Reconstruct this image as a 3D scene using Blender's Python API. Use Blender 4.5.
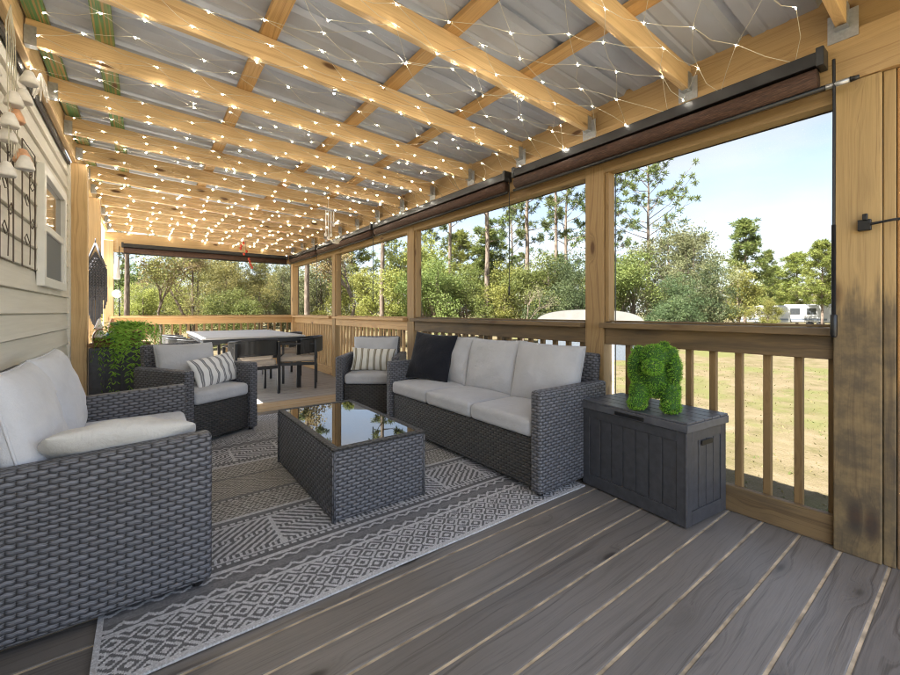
import bpy, bmesh, math, random
import numpy as np
from mathutils import Vector, Matrix, Euler
PI = math.pi
R_ = math.radians
random.seed(7)
for o in list(bpy.data.objects):
    bpy.data.objects.remove(o)
sc = bpy.context.scene
COL = sc.collection

# ------------------------------------------------------------------ camera
YAW = R_(36.95)
CAMZ = 1.15
cam_d = bpy.data.cameras.new('camera')
cam = bpy.data.objects.new('camera', cam_d)
COL.objects.link(cam)
cam.location = (0, 0, CAMZ)
cam.rotation_euler = (PI / 2, 0, -YAW)
cam_d.sensor_width = 36
cam_d.lens = 405.5 / 900 * 36
cam_d.shift_y = -25.5 / 900
cam_d.clip_start = 0.05
cam_d.clip_end = 2000
sc.camera = cam
FW = Vector((math.sin(YAW), math.cos(YAW), 0))
RT = Vector((math.cos(YAW), -math.sin(YAW), 0))

# ------------------------------------------------------------------ sky, sun, exposure
SUN_EL, SUN_AZ = R_(56), math.atan2(-0.97, 0.06)
w = bpy.data.worlds.new('World')
sc.world = w
w.use_nodes = True
wn = w.node_tree
for n in list(wn.nodes):
    wn.nodes.remove(n)
sky = wn.nodes.new('ShaderNodeTexSky')
sky.sky_type = 'NISHITA'
sky.sun_disc = False
sky.sun_elevation = SUN_EL
sky.sun_rotation = SUN_AZ
sky.air_density = 1.0
sky.dust_density = 0.9
bg = wn.nodes.new('ShaderNodeBackground')
bg.inputs[1].default_value = 0.064
wo = wn.nodes.new('ShaderNodeOutputWorld')
# thin high cloud: the sky's blue is mixed with a pale neutral veil in soft streaks
hsv = wn.nodes.new('ShaderNodeHueSaturation')
hsv.inputs['Saturation'].default_value = .12
hsv.inputs['Value'].default_value = .72
wn.links.new(sky.outputs[0], hsv.inputs['Color'])
tc = wn.nodes.new('ShaderNodeTexCoord')
mp = wn.nodes.new('ShaderNodeMapping')
mp.inputs['Scale'].default_value = (1.6, 1.6, 4.5)
wn.links.new(tc.outputs['Generated'], mp.inputs[0])
cn = wn.nodes.new('ShaderNodeTexNoise')
cn.inputs['Scale'].default_value = 1.7
cn.inputs['Detail'].default_value = 5
wn.links.new(mp.outputs[0], cn.inputs['Vector'])
cr = wn.nodes.new('ShaderNodeMapRange')
cr.interpolation_type = 'SMOOTHSTEP'
cr.inputs[1].default_value = .36
cr.inputs[2].default_value = .66
cr.inputs[3].default_value = .35
cr.inputs[4].default_value = .85
wn.links.new(cn.outputs[0], cr.inputs[0])
cm_ = wn.nodes.new('ShaderNodeMix')
cm_.data_type = 'RGBA'
wn.links.new(cr.outputs[0], cm_.inputs[0])
wn.links.new(sky.outputs[0], cm_.inputs[6])
wn.links.new(hsv.outputs[0], cm_.inputs[7])
wn.links.new(cm_.outputs[2], bg.inputs[0])
wn.links.new(bg.outputs[0], wo.inputs[0])
sd = bpy.data.lights.new('sun', 'SUN')
sd.energy = 5.0
sd.angle = R_(0.5)
sd.color = (1, 0.95, 0.86)
so = bpy.data.objects.new('sun', sd)
COL.objects.link(so)
tosun = Vector((math.sin(SUN_AZ) * math.cos(SUN_EL), math.cos(SUN_AZ) * math.cos(SUN_EL), math.sin(SUN_EL)))
so.rotation_euler = tosun.to_track_quat('Z', 'Y').to_euler()
so.location = tosun * 30
sc.view_settings.view_transform = 'Standard'
sc.view_settings.look = 'None'
sc.view_settings.gamma = 1
sc.view_settings.exposure = 3.82
sc.view_settings.use_curve_mapping = False
sc.render.engine = 'CYCLES'
cy = sc.cycles
cy.use_denoising = True
cy.max_bounces = 8
cy.diffuse_bounces = 5
cy.glossy_bounces = 3
cy.transparent_max_bounces = 12
cy.transmission_bounces = 3
cy.caustics_reflective = False
cy.caustics_refractive = False
cy.sample_clamp_indirect = 6
cy.filter_width = 1.1

# ------------------------------------------------------------------ material helpers
class NT:
    def __init__(s, name):
        s.m = bpy.data.materials.new(name)
        s.m.use_nodes = True
        s.t = s.m.node_tree
        s.b = s.t.nodes['Principled BSDF']
        s.out = s.t.nodes['Material Output']
    def n(s, typ, **kw):
        x = s.t.nodes.new('ShaderNode' + typ)
        for k, v in kw.items():
            setattr(x, k, v)
        return x
    def put(s, sock, v):
        if hasattr(v, 'node'):
            s.t.links.new(v, sock)
        elif v is not None:
            if isinstance(v, (tuple, list)) and len(v) == 3 and sock.type == 'RGBA':
                v = (*v, 1)
            sock.default_value = v
    def math(s, op, a, b=None, c=None):
        x = s.n('Math', operation=op)
        for i, v in enumerate((a, b, c)):
            s.put(x.inputs[i], v)
        return x.outputs[0]
    def vmath(s, op, a, b=None):
        x = s.n('VectorMath', operation=op)
        s.put(x.inputs[0], a)
        if b is not None:
            s.put(x.inputs[1], b)
        return x.outputs[0]
    def uv(s):
        return s.n('UVMap').outputs[0]
    def pos(s):
        return s.n('NewGeometry').outputs['Position']
    def objco(s):
        return s.n('TexCoord').outputs['Object']
    def rnd(s):
        return s.n('ObjectInfo').outputs['Random']
    def sep(s, v):
        x = s.n('SeparateXYZ')
        s.put(x.inputs[0], v)
        return x.outputs
    def comb(s, x=0, y=0, z=0):
        c = s.n('CombineXYZ')
        for i, v in enumerate((x, y, z)):
            s.put(c.inputs[i], v)
        return c.outputs[0]
    def noise(s, vec, scale=1, detail=3, rough=.55, dist=0):
        x = s.n('TexNoise')
        s.put(x.inputs['Vector'], vec)
        x.inputs['Scale'].default_value = scale
        x.inputs['Detail'].default_value = detail
        x.inputs['Roughness'].default_value = rough
        x.inputs['Distortion'].default_value = dist
        return x.outputs[0]
    def voro(s, vec, scale=1):
        x = s.n('TexVoronoi')
        s.put(x.inputs['Vector'], vec)
        x.inputs['Scale'].default_value = scale
        return x.outputs['Distance']
    def ramp(s, f, stops, interp='LINEAR'):
        x = s.n('ValToRGB')
        s.put(x.inputs[0], f)
        cr = x.color_ramp
        cr.interpolation = interp
        while len(cr.elements) < len(stops):
            cr.elements.new(.5)
        for e, (p, c) in zip(cr.elements, stops):
            e.position = p
            e.color = (*c, 1) if len(c) == 3 else c
        return x.outputs[0]
    def rng(s, f, a, b, c=0, d=1, smooth=True):
        x = s.n('MapRange')
        if smooth:
            x.interpolation_type = 'SMOOTHSTEP'
        s.put(x.inputs[0], f)
        for i, v in enumerate((a, b, c, d)):
            s.put(x.inputs[i + 1], v)
        return x.outputs[0]
    def mix(s, f, a, b, blend='MIX'):
        x = s.n('Mix', data_type='RGBA', blend_type=blend)
        s.put(x.inputs[0], f)
        s.put(x.inputs[6], a)
        s.put(x.inputs[7], b)
        return x.outputs[2]
    def attr(s, name='Col'):
        return s.n('Attribute', attribute_name=name).outputs['Color']
    def bump(s, h, strength=.4, dist=.01):
        x = s.n('Bump')
        x.inputs['Strength'].default_value = strength
        x.inputs['Distance'].default_value = dist
        s.put(x.inputs['Height'], h)
        s.t.links.new(x.outputs[0], s.b.inputs['Normal'])
    def fin(s, col=None, rough=None, metal=None, spec=None):
        s.put(s.b.inputs['Base Color'], col)
        s.put(s.b.inputs['Roughness'], rough)
        s.put(s.b.inputs['Metallic'], metal)
        s.put(s.b.inputs['Specular IOR Level'], spec)
        return s.m

def plain(name, col, rough=.6, metal=0, spec=.5, var=.12, scale=14):
    t = NT(name)
    f = t.noise(t.objco(), scale, 3)
    lo = tuple(c * (1 - var) for c in col)
    hi = tuple(min(1, c * (1 + var)) for c in col)
    c = t.ramp(f, [(.3, lo), (.7, hi)])
    return t.fin(c, rough, metal, spec)

def wood(name, light, dark, knot=(.10, .045, .015), rough=.62, stain=None, stain_z=None, green=0, attr=False, knots=True, gap=.5, kr=1.0):
    t = NT(name)
    u, v, _ = t.sep(t.uv())
    r = t.rnd()
    ou = t.math('MULTIPLY_ADD', r, 53.0, u)
    ov = t.math('MULTIPLY_ADD', r, 17.0, v)
    kd = t.voro(t.comb(t.math('MULTIPLY', ou, 2.1), t.math('MULTIPLY', ov, 6.0), r), 1)
    kn = t.rng(kd, .06 * kr, .14 * kr, 1, 0)
    halo = t.rng(kd, .05, .34, 1, 0)
    warp = t.noise(t.comb(t.math('MULTIPLY', ou, .9), t.math('MULTIPLY', ov, 5), r), 1, 2)
    gv = t.math('MULTIPLY_ADD', warp, .16, t.math('MULTIPLY_ADD', halo, .05, ov))
    ring = t.noise(t.comb(t.math('MULTIPLY', ou, .35), t.math('MULTIPLY', gv, 42), 0), 1, 3, .6)
    fine = t.noise(t.comb(t.math('MULTIPLY', ou, 5), t.math('MULTIPLY', ov, 260), 0), 1, 2)
    blot = t.noise(t.comb(t.math('MULTIPLY', ou, 1.3), t.math('MULTIPLY', ov, 3), 3), 1, 3)
    g = t.math('MULTIPLY_ADD', fine, .25, t.math('MULTIPLY', ring, .75))
    c = t.ramp(g, [(.37, dark), (.475, light), (.56, tuple(x * .86 for x in light)), (.655, tuple(.35 * a + .65 * b for a, b in zip(light, dark)))])
    c = t.mix(t.rng(blot, .35, .75, 0, .35), c, dark)
    c = t.mix(t.math('MULTIPLY', t.rng(r, 0, 1, 0, .28, False), 1.0), c, tuple(x * .72 for x in light))
    if green:
        gn = t.noise(t.comb(t.math('MULTIPLY', ou, 1.2), t.math('MULTIPLY', ov, 70), 8), 1, 3)
        gl = t.noise(t.comb(t.math('MULTIPLY', ou, 1.0), t.math('MULTIPLY', ov, 2), 5), 1, 2)
        c = t.mix(t.math('MULTIPLY', t.rng(gn, .40, .55), t.rng(gl, .3, .55, .15, green)), c, (.06, .22, .07))
    if knots:
        c = t.mix(t.math('MULTIPLY', halo, .35), c, tuple(x * .55 for x in dark))
        c = t.mix(kn, c, knot)
    if stain_z is not None:
        z = t.sep(t.pos())[2]
        nz = t.noise(t.comb(t.math('MULTIPLY', ou, 2.0), t.math('MULTIPLY', ov, 16), 2), 1, 4, .65)
        zz = t.math('MULTIPLY_ADD', nz, .55, z)
        k = t.rng(zz, stain_z + .20, stain_z + .36, .82, 0)
        n2 = t.noise(t.pos(), 9, 4, .65)
        c = t.mix(t.math('MULTIPLY', k, t.rng(n2, .25, .7, .55, 1)), c, stain)
    elif stain is not None:
        n2 = t.noise(t.comb(t.math('MULTIPLY', ou, 1.6), t.math('MULTIPLY', ov, 9), 7), 1, 4, .6)
        c = t.mix(t.rng(n2, .42, .68, .15, .8), c, stain)
    if attr:
        c = t.mix(1.0, c, t.attr(), 'MULTIPLY')
    t.bump(g, .25, .004)
    t.put(t.b.inputs['Roughness'], t.rng(g, .2, .8, rough - .08, rough + .1, False))
    return t.fin(c)

def wicker(name, light, dark, ln=.052, ht=.0195):
    t = NT(name)
    u, v, _ = t.sep(t.uv())
    slant = t.math('MULTIPLY', t.math('SINE', t.math('MULTIPLY', u, 4 * PI / ln)), .05)
    vv = t.math('MULTIPLY_ADD', v, 1 / ht, t.math('MULTIPLY_ADD', t.noise(t.uv(), 9, 2), .3, slant))
    row = t.math('FLOOR', vv)
    fy = t.math('FRACT', vv)
    wob = t.noise(t.uv(), 23, 2)
    uo = t.math('MULTIPLY_ADD', t.math('MODULO', row, 2.0), .5, t.math('MULTIPLY_ADD', wob, .12, t.math('DIVIDE', u, ln)))
    fx = t.math('FRACT', uo)
    sx = t.math('POWER', t.math('ABSOLUTE', t.math('SINE', t.math('MULTIPLY', fx, PI))), .6)
    sy = t.math('POWER', t.math('ABSOLUTE', t.math('SINE', t.math('MULTIPLY', fy, PI))), .6)
    h = t.math('MULTIPLY', sx, sy)
    cell = t.noise(t.comb(t.math('FLOOR', uo), row, 0), 3.7, 0)
    lt = t.mix(t.rng(cell, .3, .7, 0, .6, False), light, tuple(x * .62 for x in light))
    groove = t.math('MULTIPLY', t.math('SINE', t.math('MULTIPLY', fy, 6 * PI)), .06)
    c = t.mix(t.rng(t.math('ADD', h, groove), .10, .80), dark, lt)  # ends and gaps darkened: shading between strands put into the colour
    t.bump(t.math('ADD', h, groove), .9, .007)
    return t.fin(c, .42, 0, .5)

def fabric(name, col, rough=.9, weave=True, var=.07):
    t = NT(name)
    n1 = t.noise(t.objco(), 5, 3)
    n2 = t.noise(t.objco(), 260, 1)
    n3 = t.noise(t.objco(), 16, 3, .6, .6)
    c = t.ramp(n1, [(.3, tuple(x * (1 - var) for x in col)), (.7, tuple(min(1, x * (1 + var)) for x in col))])
    c = t.mix(t.rng(n2, .3, .7, 0, .12), c, tuple(x * .7 for x in col))
    t.bump(t.math('MULTIPLY_ADD', n2, .10, n3), .38, .02)
    t.put(t.b.inputs['Sheen Weight'], .15)
    return t.fin(c, rough, 0, .2)

def leafmat(name, tr=.45):
    t = NT(name)
    c = t.attr()
    r = t.rnd()
    hsv = t.n('HueSaturation')
    t.put(hsv.inputs['Hue'], t.rng(r, 0, 1, .485, .515, False))
    t.put(hsv.inputs['Value'], t.rng(r, 0, 1, .85, 1.2, False))
    t.put(hsv.inputs['Color'], c)
    c = hsv.outputs[0]
    t.put(t.b.inputs['Base Color'], c)
    t.b.inputs['Roughness'].default_value = .6
    t.b.inputs['Specular IOR Level'].default_value = .25
    tl = t.n('BsdfTranslucent')
    t.put(tl.inputs[0], c)
    mx = t.n('MixShader')
    mx.inputs[0].default_value = tr
    t.t.links.new(t.b.outputs[0], mx.inputs[1])
    t.t.links.new(tl.outputs[0], mx.inputs[2])
    t.t.links.new(mx.outputs[0], t.out.inputs[0])
    return t.m

PINE_L, PINE_D = (.68, .475, .245), (.42, .265, .115)
M = {}
M['rafter'] = wood('pine_rafter_wood', PINE_L, PINE_D)
M['post'] = wood('pine_post_wood', (.36, .235, .105), (.21, .125, .052), gap=.4)
M['beam'] = wood('beam_wood', (.47, .31, .14), (.29, .17, .07))
M['purlin'] = wood('purlin_wood', (.56, .34, .13), (.36, .20, .07))
M['purlin_green'] = wood('green_stained_purlin_wood', (.42, .28, .10), (.26, .17, .06), green=.9)
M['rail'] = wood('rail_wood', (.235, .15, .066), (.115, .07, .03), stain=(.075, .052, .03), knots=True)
M['rail_far'] = wood('far_rail_wood', (.58, .37, .17), (.42, .24, .10))  # paler copy of the rail wood: sun on the far bays put into colour
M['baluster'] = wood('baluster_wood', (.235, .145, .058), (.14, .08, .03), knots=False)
M['post_near'] = wood('weathered_post_wood', (.44, .295, .125), (.23, .14, .058), stain=(.032, .030, .026), stain_z=1.2, kr=1.7)
M['jamb'] = wood('door_jamb_wood', (.50, .25, .08), (.30, .14, .04), stain=(.11, .085, .06), stain_z=.75)
M['deck'] = wood('deck_board_stain', (1, 1, 1), (.42, .41, .40), knot=(.25, .24, .23), rough=.36, attr=True)
M['deck_gap'] = plain('raw_board_edge', (.48, .385, .27), .8, var=.5, scale=9)
M['metal_roof'] = plain('galvalume_sheet', (.40, .43, .49), .58, .25, var=.1, scale=2.5)
M['galv'] = plain('galvanised_steel', (.42, .43, .44), .45, .8, scale=60)
M['black'] = plain('black_plastic', (.006, .006, .007), .45)
M['blackmetal'] = plain('black_powder_coat', (.018, .019, .022), .4)
M['shade'] = NT('rolled_brown_shade_fabric')
_t = M['shade']
_u = _t.objco()
_s = _t.sep(_u)
_n = _t.noise(_t.comb(_t.math('MULTIPLY', _s[0], 60), _t.math('MULTIPLY', _s[1], 25), _t.math('MULTIPLY', _s[2], 260)), 1, 3)
M['shade'] = _t.fin(_t.ramp(_n, [(.3, (.022, .010, .006)), (.55, (.060, .027, .016)), (.75, (.115, .062, .042))]), .8)
M['wicker'] = wicker('grey_wicker', (.165, .168, .19), (.034, .034, .039))
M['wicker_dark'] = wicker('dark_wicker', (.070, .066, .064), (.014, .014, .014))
M['cushion'] = fabric('light_grey_cushion_fabric', (.47, .475, .50))
M['cushion_pale'] = fabric('pale_cushion_fabric', (.60, .61, .65))
M['cream_fur'] = fabric('cream_boucle_fabric', (.58, .57, .55), var=.05)
M['black_fabric'] = fabric('black_pillow_fabric', (.013, .014, .02), .95)
M['beige'] = fabric('beige_cushion_fabric', (.50, .43, .36))

def striped(name, a, b):
    t = NT(name)
    u = t.sep(t.uv())[0]
    fx = t.math('FRACT', t.math('MULTIPLY', u, 6.5))
    m1 = t.rng(fx, .30, .34, 0, 1)
    m2 = t.rng(fx, .66, .70, 1, 0)
    k = t.math('MULTIPLY', m1, m2)
    line = t.math('MULTIPLY', t.rng(fx, .44, .46), t.rng(fx, .50, .52, 1, 0))
    c = t.mix(k, a, b)
    c = t.mix(t.math('MULTIPLY', line, .5), c, a)
    n2 = t.noise(t.objco(), 200, 1)
    t.bump(n2, .2, .01)
    return t.fin(c, .9, 0, .2)
M['stripe_grey'] = striped('grey_striped_fabric', (.74, .74, .74), (.20, .20, .215))
M['stripe_tan'] = striped('tan_striped_fabric', (.72, .70, .64), (.24, .21, .15))
M['rug'] = NT('woven_rug_yarn')
_t = M['rug']
_n = _t.noise(_t.objco(), 190, 2)
_c = _t.mix(_t.rng(_n, .3, .7, 0, .35), _t.attr(), (.10, .095, .09))
_t.bump(_n, .5, .004)
M['rug'] = _t.fin(_c, .95, 0, .1)
M['resin'] = plain('dark_resin', (.052, .053, .060), .42, var=.2, scale=25)
M['resin_lid'] = plain('slate_resin_lid', (.085, .088, .10), .36, var=.2, scale=20)
M['tabletop'] = plain('pale_grey_tabletop', (.46, .45, .44), .45, var=.08, scale=8)
M['white'] = plain('white_vinyl', (.76, .76, .74), .4, var=.03)
M['siding'] = NT('cream_vinyl_siding')
_t = M['siding']
_p = _t.sep(_t.pos())
_n = _t.noise(_t.comb(_p[0], _t.math('MULTIPLY', _p[1], 2), _t.math('MULTIPLY', _p[2], 60)), 1, 3)
M['siding'] = _t.fin(_t.ramp(_n, [(.3, (.64, .61, .54)), (.7, (.71, .68, .61))]), .5)
M['glass_dark'] = plain('window_pane', (.05, .055, .06), .04, 0, .8, var=.02)
M['table_glass'] = NT('dark_table_glass')
M['table_glass'].b.inputs['IOR'].default_value = 3.2
M['table_glass'] = M['table_glass'].fin((.020, .022, .024), .015, 0, .5)
M['insectmesh'] = NT('window_insect_mesh').fin((.16, .17, .18), .8)
M['bark'] = NT('pine_bark')
_t = M['bark']
_p = _t.sep(_t.objco())
_n = _t.noise(_t.comb(_t.math('MULTIPLY', _p[0], 14), _t.math('MULTIPLY', _p[1], 14), _t.math('MULTIPLY', _p[2], 3)), 1, 4)
M['bark'] = _t.fin(_t.ramp(_n, [(.35, (.09, .068, .052)), (.6, (.24, .185, .145)), (.75, (.33, .27, .22))]), .9, 0, .2)
M['leaf'] = leafmat('tree_leaves')
M['fern'] = leafmat('fern_leaves', .3)
M['turf'] = leafmat('artificial_turf', .15)
M['macrame'] = fabric('charcoal_macrame_cord', (.075, .075, .085))
M['shell'] = plain('white_shell', (.78, .75, .72), .4, var=.1, scale=30)
M['shell_orange'] = plain('orange_shell', (.75, .42, .25), .4, var=.2, scale=30)
M['red'] = plain('red_glass_bead', (.45, .05, .025), .25)
M['rust'] = plain('rusty_wire', (.10, .075, .06), .6, .4)
M['basket'] = plain('brown_wicker_basket', (.20, .11, .055), .8, var=.4, scale=60)
M['skin'] = plain('painted_ceramic_face', (.62, .38, .28), .4)
M['teal'] = plain('teal_glaze', (.10, .26, .30), .35)
M['peach'] = plain('peach_glaze', (.62, .27, .15), .4)
M['tin'] = plain('pale_painted_sheet', (.26, .25, .235), .4, .1, var=.1, scale=3)
M['greywall'] = plain('grey_blue_wall', (.13, .15, .18), .6)
M['trailer'] = plain('white_gelcoat', (.42, .42, .418), .35, var=.04, scale=2)
M['rubber'] = plain('black_rubber', (.02, .02, .02), .8)
M['shingle'] = plain('grey_shingle', (.12, .115, .11), .9, var=.3, scale=20)
t = NT('warm_bulb')
t.fin((1, .85, .6), .3)
t.b.inputs['Emission Color'].default_value = (1, .92, .78, 1)
t.b.inputs['Emission Strength'].default_value = 50
M['bulb'] = t.m
M['lightwire'] = plain('clear_light_wire', (.50, .47, .38), .35, var=.05)
M['lightwire_far'] = M['lightwire']
# insect screen: a fine mesh tinted dark to dim the outdoors seen through it
t = NT('porch_screen_mesh')
tr = t.n('BsdfTransparent')
df = t.n('BsdfDiffuse')
df.inputs[0].default_value = (.07, .072, .075, 1)
mx = t.n('MixShader')
f = t.noise(t.pos(), 1.3, 3)
t.put(mx.inputs[0], t.rng(f, .3, .7, .045, .10))
tr.inputs[0].default_value = (.38, .385, .39, 1)
t.t.links.new(tr.outputs[0], mx.inputs[1])
t.t.links.new(df.outputs[0], mx.inputs[2])
t.t.links.new(mx.outputs[0], t.out.inputs[0])
M['screen'] = t.m
# lawn
t = NT('dry_lawn')
p = t.pos()
a = t.noise(p, .35, 5, .6)
b = t.noise(p, 2.2, 5, .65)
c3 = t.noise(p, 26, 3, .7)
c = t.ramp(b, [(.30, (.075, .068, .026)), (.46, (.125, .10, .058)), (.62, (.165, .128, .082)), (.75, (.20, .155, .11))])
c = t.mix(t.rng(a, .50, .62, 0, .75), c, (.095, .11, .03))
c = t.mix(t.rng(c3, .3, .7, 0, .45), c, (.13, .11, .055))
t.bump(c3, .6, .05)
M['lawn'] = t.fin(c, .95, 0, .1)

# ------------------------------------------------------------------ mesh builder
class MB:
    def __init__(s):
        s.v, s.f, s.uv, s.c = [], [], [], []
        s.col = None
    def face(s, pts, uvs=None):
        i = len(s.v)
        s.v += [tuple(p) for p in pts]
        s.f.append(tuple(range(i, i + len(pts))))
        s.uv.append(uvs or [(0, 0)] * len(pts))
        s.c.append(s.col)
    def box(s, x0, x1, y0, y1, z0, z1, mode='grain', T=None, uo=None):
        """axis box; grain: u runs along the longest side; wall: u horizontal, v vertical"""
        lo, hi = (x0, y0, z0), (x1, y1, z1)
        size = [hi[i] - lo[i] for i in range(3)]
        L = max(range(3), key=lambda i: size[i])
        if uo is None:
            uo = (random.random() * 9, random.random() * 9) if mode == 'grain' else (0, 0)
        i0 = len(s.v)
        P = [(x, y, z) for x in (x0, x1) for y in (y0, y1) for z in (z0, z1)]
        s.v += [tuple(T @ Vector(p)) if T else p for p in P]
        for ax, fs in ((0, ((0, 1, 3, 2), (4, 6, 7, 5))), (1, ((0, 4, 5, 1), (2, 3, 7, 6))), (2, ((0, 2, 6, 4), (1, 5, 7, 3)))):
            a, b = [i for i in range(3) if i != ax]
            if mode == 'grain':
                if b == L or (a != L and size[b] > size[a]):
                    a, b = b, a
            for k, q in enumerate(fs):
                s.f.append(tuple(i0 + j for j in q))
                s.uv.append([(P[j][a] + uo[0], P[j][b] + uo[1] + (ax * .37 + k * .73 if mode == 'grain' else 0)) for j in q])
                s.c.append(s.col)
    def rbox(s, sx, sy, sz, r, c=(0, 0, 0), n=4, bulge=0, T=None, fn=None, mode='wall'):
        """rounded box, centred at c"""
        h = (sx / 2, sy / 2, sz / 2)
        r = min(r, *h)
        def cuts(hh):
            a = [-hh, -hh + r * .3, -hh + r * .65, -hh + r]
            m = max(1, n)
            inner = [-hh + r + (2 * hh - 2 * r) * k / m for k in range(1, m)]
            return a + inner + [-x for x in reversed(a)]
        for ax in range(3):
            a, b = [i for i in range(3) if i != ax]
            A, B = cuts(h[a]), cuts(h[b])
            for sg in (-1, 1):
                i0 = len(s.v)
                raw = []
                for p in A:
                    for q in B:
                        P = [0, 0, 0]
                        P[ax] = sg * h[ax]
                        P[a], P[b] = p, q
                        raw.append(tuple(P))
                        inn = [max(-h[i] + r, min(h[i] - r, P[i])) for i in range(3)]
                        d = Vector([P[i] - inn[i] for i in range(3)])
                        if d.length > 1e-9:
                            d = d.normalized() * r
                        Q = [inn[i] + d[i] for i in range(3)]
                        if bulge:
                            k = (1 - (Q[0] / h[0]) ** 2) * (1 - (Q[1] / h[1]) ** 2)
                            if Q[2] > 0:
                                Q[2] += bulge * max(0, k)
                        Q = Vector(Q) + Vector(c)
                        if fn:
                            Q = Vector(fn(Q))
                        if T:
                            Q = T @ Q
                        s.v.append(tuple(Q))
                nb = len(B)
                if mode == 'wall':
                    ua, ub = (a, b) if b == 2 or (ax == 2 and sx >= sy) else (b, a)
                for i in range(len(A) - 1):
                    for j in range(nb - 1):
                        q = [i * nb + j, (i + 1) * nb + j, (i + 1) * nb + j + 1, i * nb + j + 1]
                        flip = (sg > 0) == (ax == 1)
                        if flip:
                            q.reverse()
                        s.f.append(tuple(i0 + k for k in q))
                        s.uv.append([(raw[k][ua] + c[ua], raw[k][ub] + c[ub]) for k in q])
                        s.c.append(s.col)
    def tube(s, pts, r, n=6, caps=True, T=None):
        pts = [Vector(p) for p in pts]
        rr = r if isinstance(r, (list, tuple)) else [r] * len(pts)
        rings = []
        prev = None
        L = 0
        for i, p in enumerate(pts):
            d = (pts[min(i + 1, len(pts) - 1)] - pts[max(i - 1, 0)])
            d = d.normalized() if d.length > 1e-9 else Vector((0, 0, 1))
            if prev is None:
                x = d.orthogonal().normalized()
            else:
                x = prev - d * prev.dot(d)
                x = x.normalized() if x.length > 1e-6 else d.orthogonal().normalized()
            prev = x
            y = d.cross(x)
            i0 = len(s.v)
            if i:
                L += (p - pts[i - 1]).length
            for k in range(n):
                a = 2 * PI * k / n
                q = p + (x * math.cos(a) + y * math.sin(a)) * rr[i]
                s.v.append(tuple(T @ q if T else q))
            rings.append((i0, L))
        for (a, la), (b, lb) in zip(rings, rings[1:]):
            for k in range(n):
                k2 = (k + 1) % n
                s.f.append((a + k, a + k2, b + k2, b + k))
                s.uv.append([(la, k / n * .1), (la, (k + 1) / n * .1), (lb, (k + 1) / n * .1), (lb, k / n * .1)])
                s.c.append(s.col)
        if caps:
            for (a, _), rev in ((rings[0], True), (rings[-1], False)):
                q = [a + k for k in range(n)]
                if rev:
                    q.reverse()
                s.f.append(tuple(q))
                s.uv.append([(0, 0)] * n)
                s.c.append(s.col)
    def ball(s, c, r, nu=10, nv=7, T=None):
        c = Vector(c)
        rx, ry, rz = r if isinstance(r, (tuple, list)) else (r, r, r)
        i0 = len(s.v)
        for j in range(nv + 1):
            th = PI * j / nv
            for i in range(nu):
                ph = 2 * PI * i / nu
                q = c + Vector((rx * math.sin(th) * math.cos(ph), ry * math.sin(th) * math.sin(ph), rz * math.cos(th)))
                s.v.append(tuple(T @ q if T else q))
        for j in range(nv):
            for i in range(nu):
                i2 = (i + 1) % nu
                s.f.append((i0 + j * nu + i, i0 + (j + 1) * nu + i, i0 + (j + 1) * nu + i2, i0 + j * nu + i2))
                s.uv.append([(0, 0)] * 4)
                s.c.append(s.col)
    def lathe(s, prof, c=(0, 0, 0), n=20):
        i0 = len(s.v)
        for (r, z) in prof:
            for i in range(n):
                a = 2 * PI * i / n
                s.v.append((c[0] + r * math.cos(a), c[1] + r * math.sin(a), c[2] + z))
        for j in range(len(prof) - 1):
            for i in range(n):
                i2 = (i + 1) % n
                s.f.append((i0 + j * n + i, i0 + j * n + i2, i0 + (j + 1) * n + i2, i0 + (j + 1) * n + i))
                s.uv.append([(i / n, prof[j][1]), ((i + 1) / n, prof[j][1]), ((i + 1) / n, prof[j + 1][1]), (i / n, prof[j + 1][1])])
                s.c.append(s.col)
    def mesh(s, name, mat, smooth=False):
        me = bpy.data.meshes.new(name)
        me.from_pydata(s.v, [], s.f)
        ul = me.uv_layers.new(name='UVMap')
        flat = np.array([x for q in s.uv for p in q for x in p], dtype=np.float32)
        ul.data.foreach_set('uv', flat)
        if any(c is not None for c in s.c):
            ca = me.color_attributes.new('Col', 'FLOAT_COLOR', 'CORNER')
            arr = np.array([x for q, c in zip(s.f, s.c) for _ in q for x in (*(c or (1, 1, 1)), 1)], dtype=np.float32)
            ca.data.foreach_set('color', arr)
        me.materials.append(mat)
        if smooth:
            me.polygons.foreach_set('use_smooth', [True] * len(me.polygons))
        me.update()
        return me

def link(name, me, parent=None, loc=None, rot=None):
    o = bpy.data.objects.new(name, me)
    COL.objects.link(o)
    if parent is not None:
        o.parent = parent
    if loc is not None:
        o.location = loc
    if rot is not None:
        o.rotation_euler = rot
    return o

def obj(name, mb, mat, parent=None, loc=None, rot=None, smooth=False, bevel=0, weld=False):
    o = link(name, mb.mesh(name, mat, smooth), parent, loc, rot)
    if weld:
        m = o.modifiers.new('weld', 'WELD')
        m.merge_threshold = .0004
    if bevel:
        m = o.modifiers.new('bevel', 'BEVEL')
        m.width = bevel
        m.segments = 2
        m.limit_method = 'ANGLE'
        m.harden_normals = False
    return o

def tag(o, label=None, cat=None, group=None, kind=None):
    if label: o['label'] = label
    if cat: o['category'] = cat
    if group: o['group'] = group
    if kind: o['kind'] = kind
    return o

def thing(name, label, cat, loc=(0, 0, 0), rz=0, group=None):
    o = link(name, None, None, loc, (0, 0, rz))
    o.empty_display_size = .1
    return tag(o, label, cat, group)

KIDS = {}
def kids(o):
    return [c for c in o.children]

def dup(o, parent=None):
    c = o.copy()
    COL.objects.link(c)
    if parent is not None:
        c.parent = parent
    for ch in o.children:
        dup(ch, c)
    return c

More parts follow.
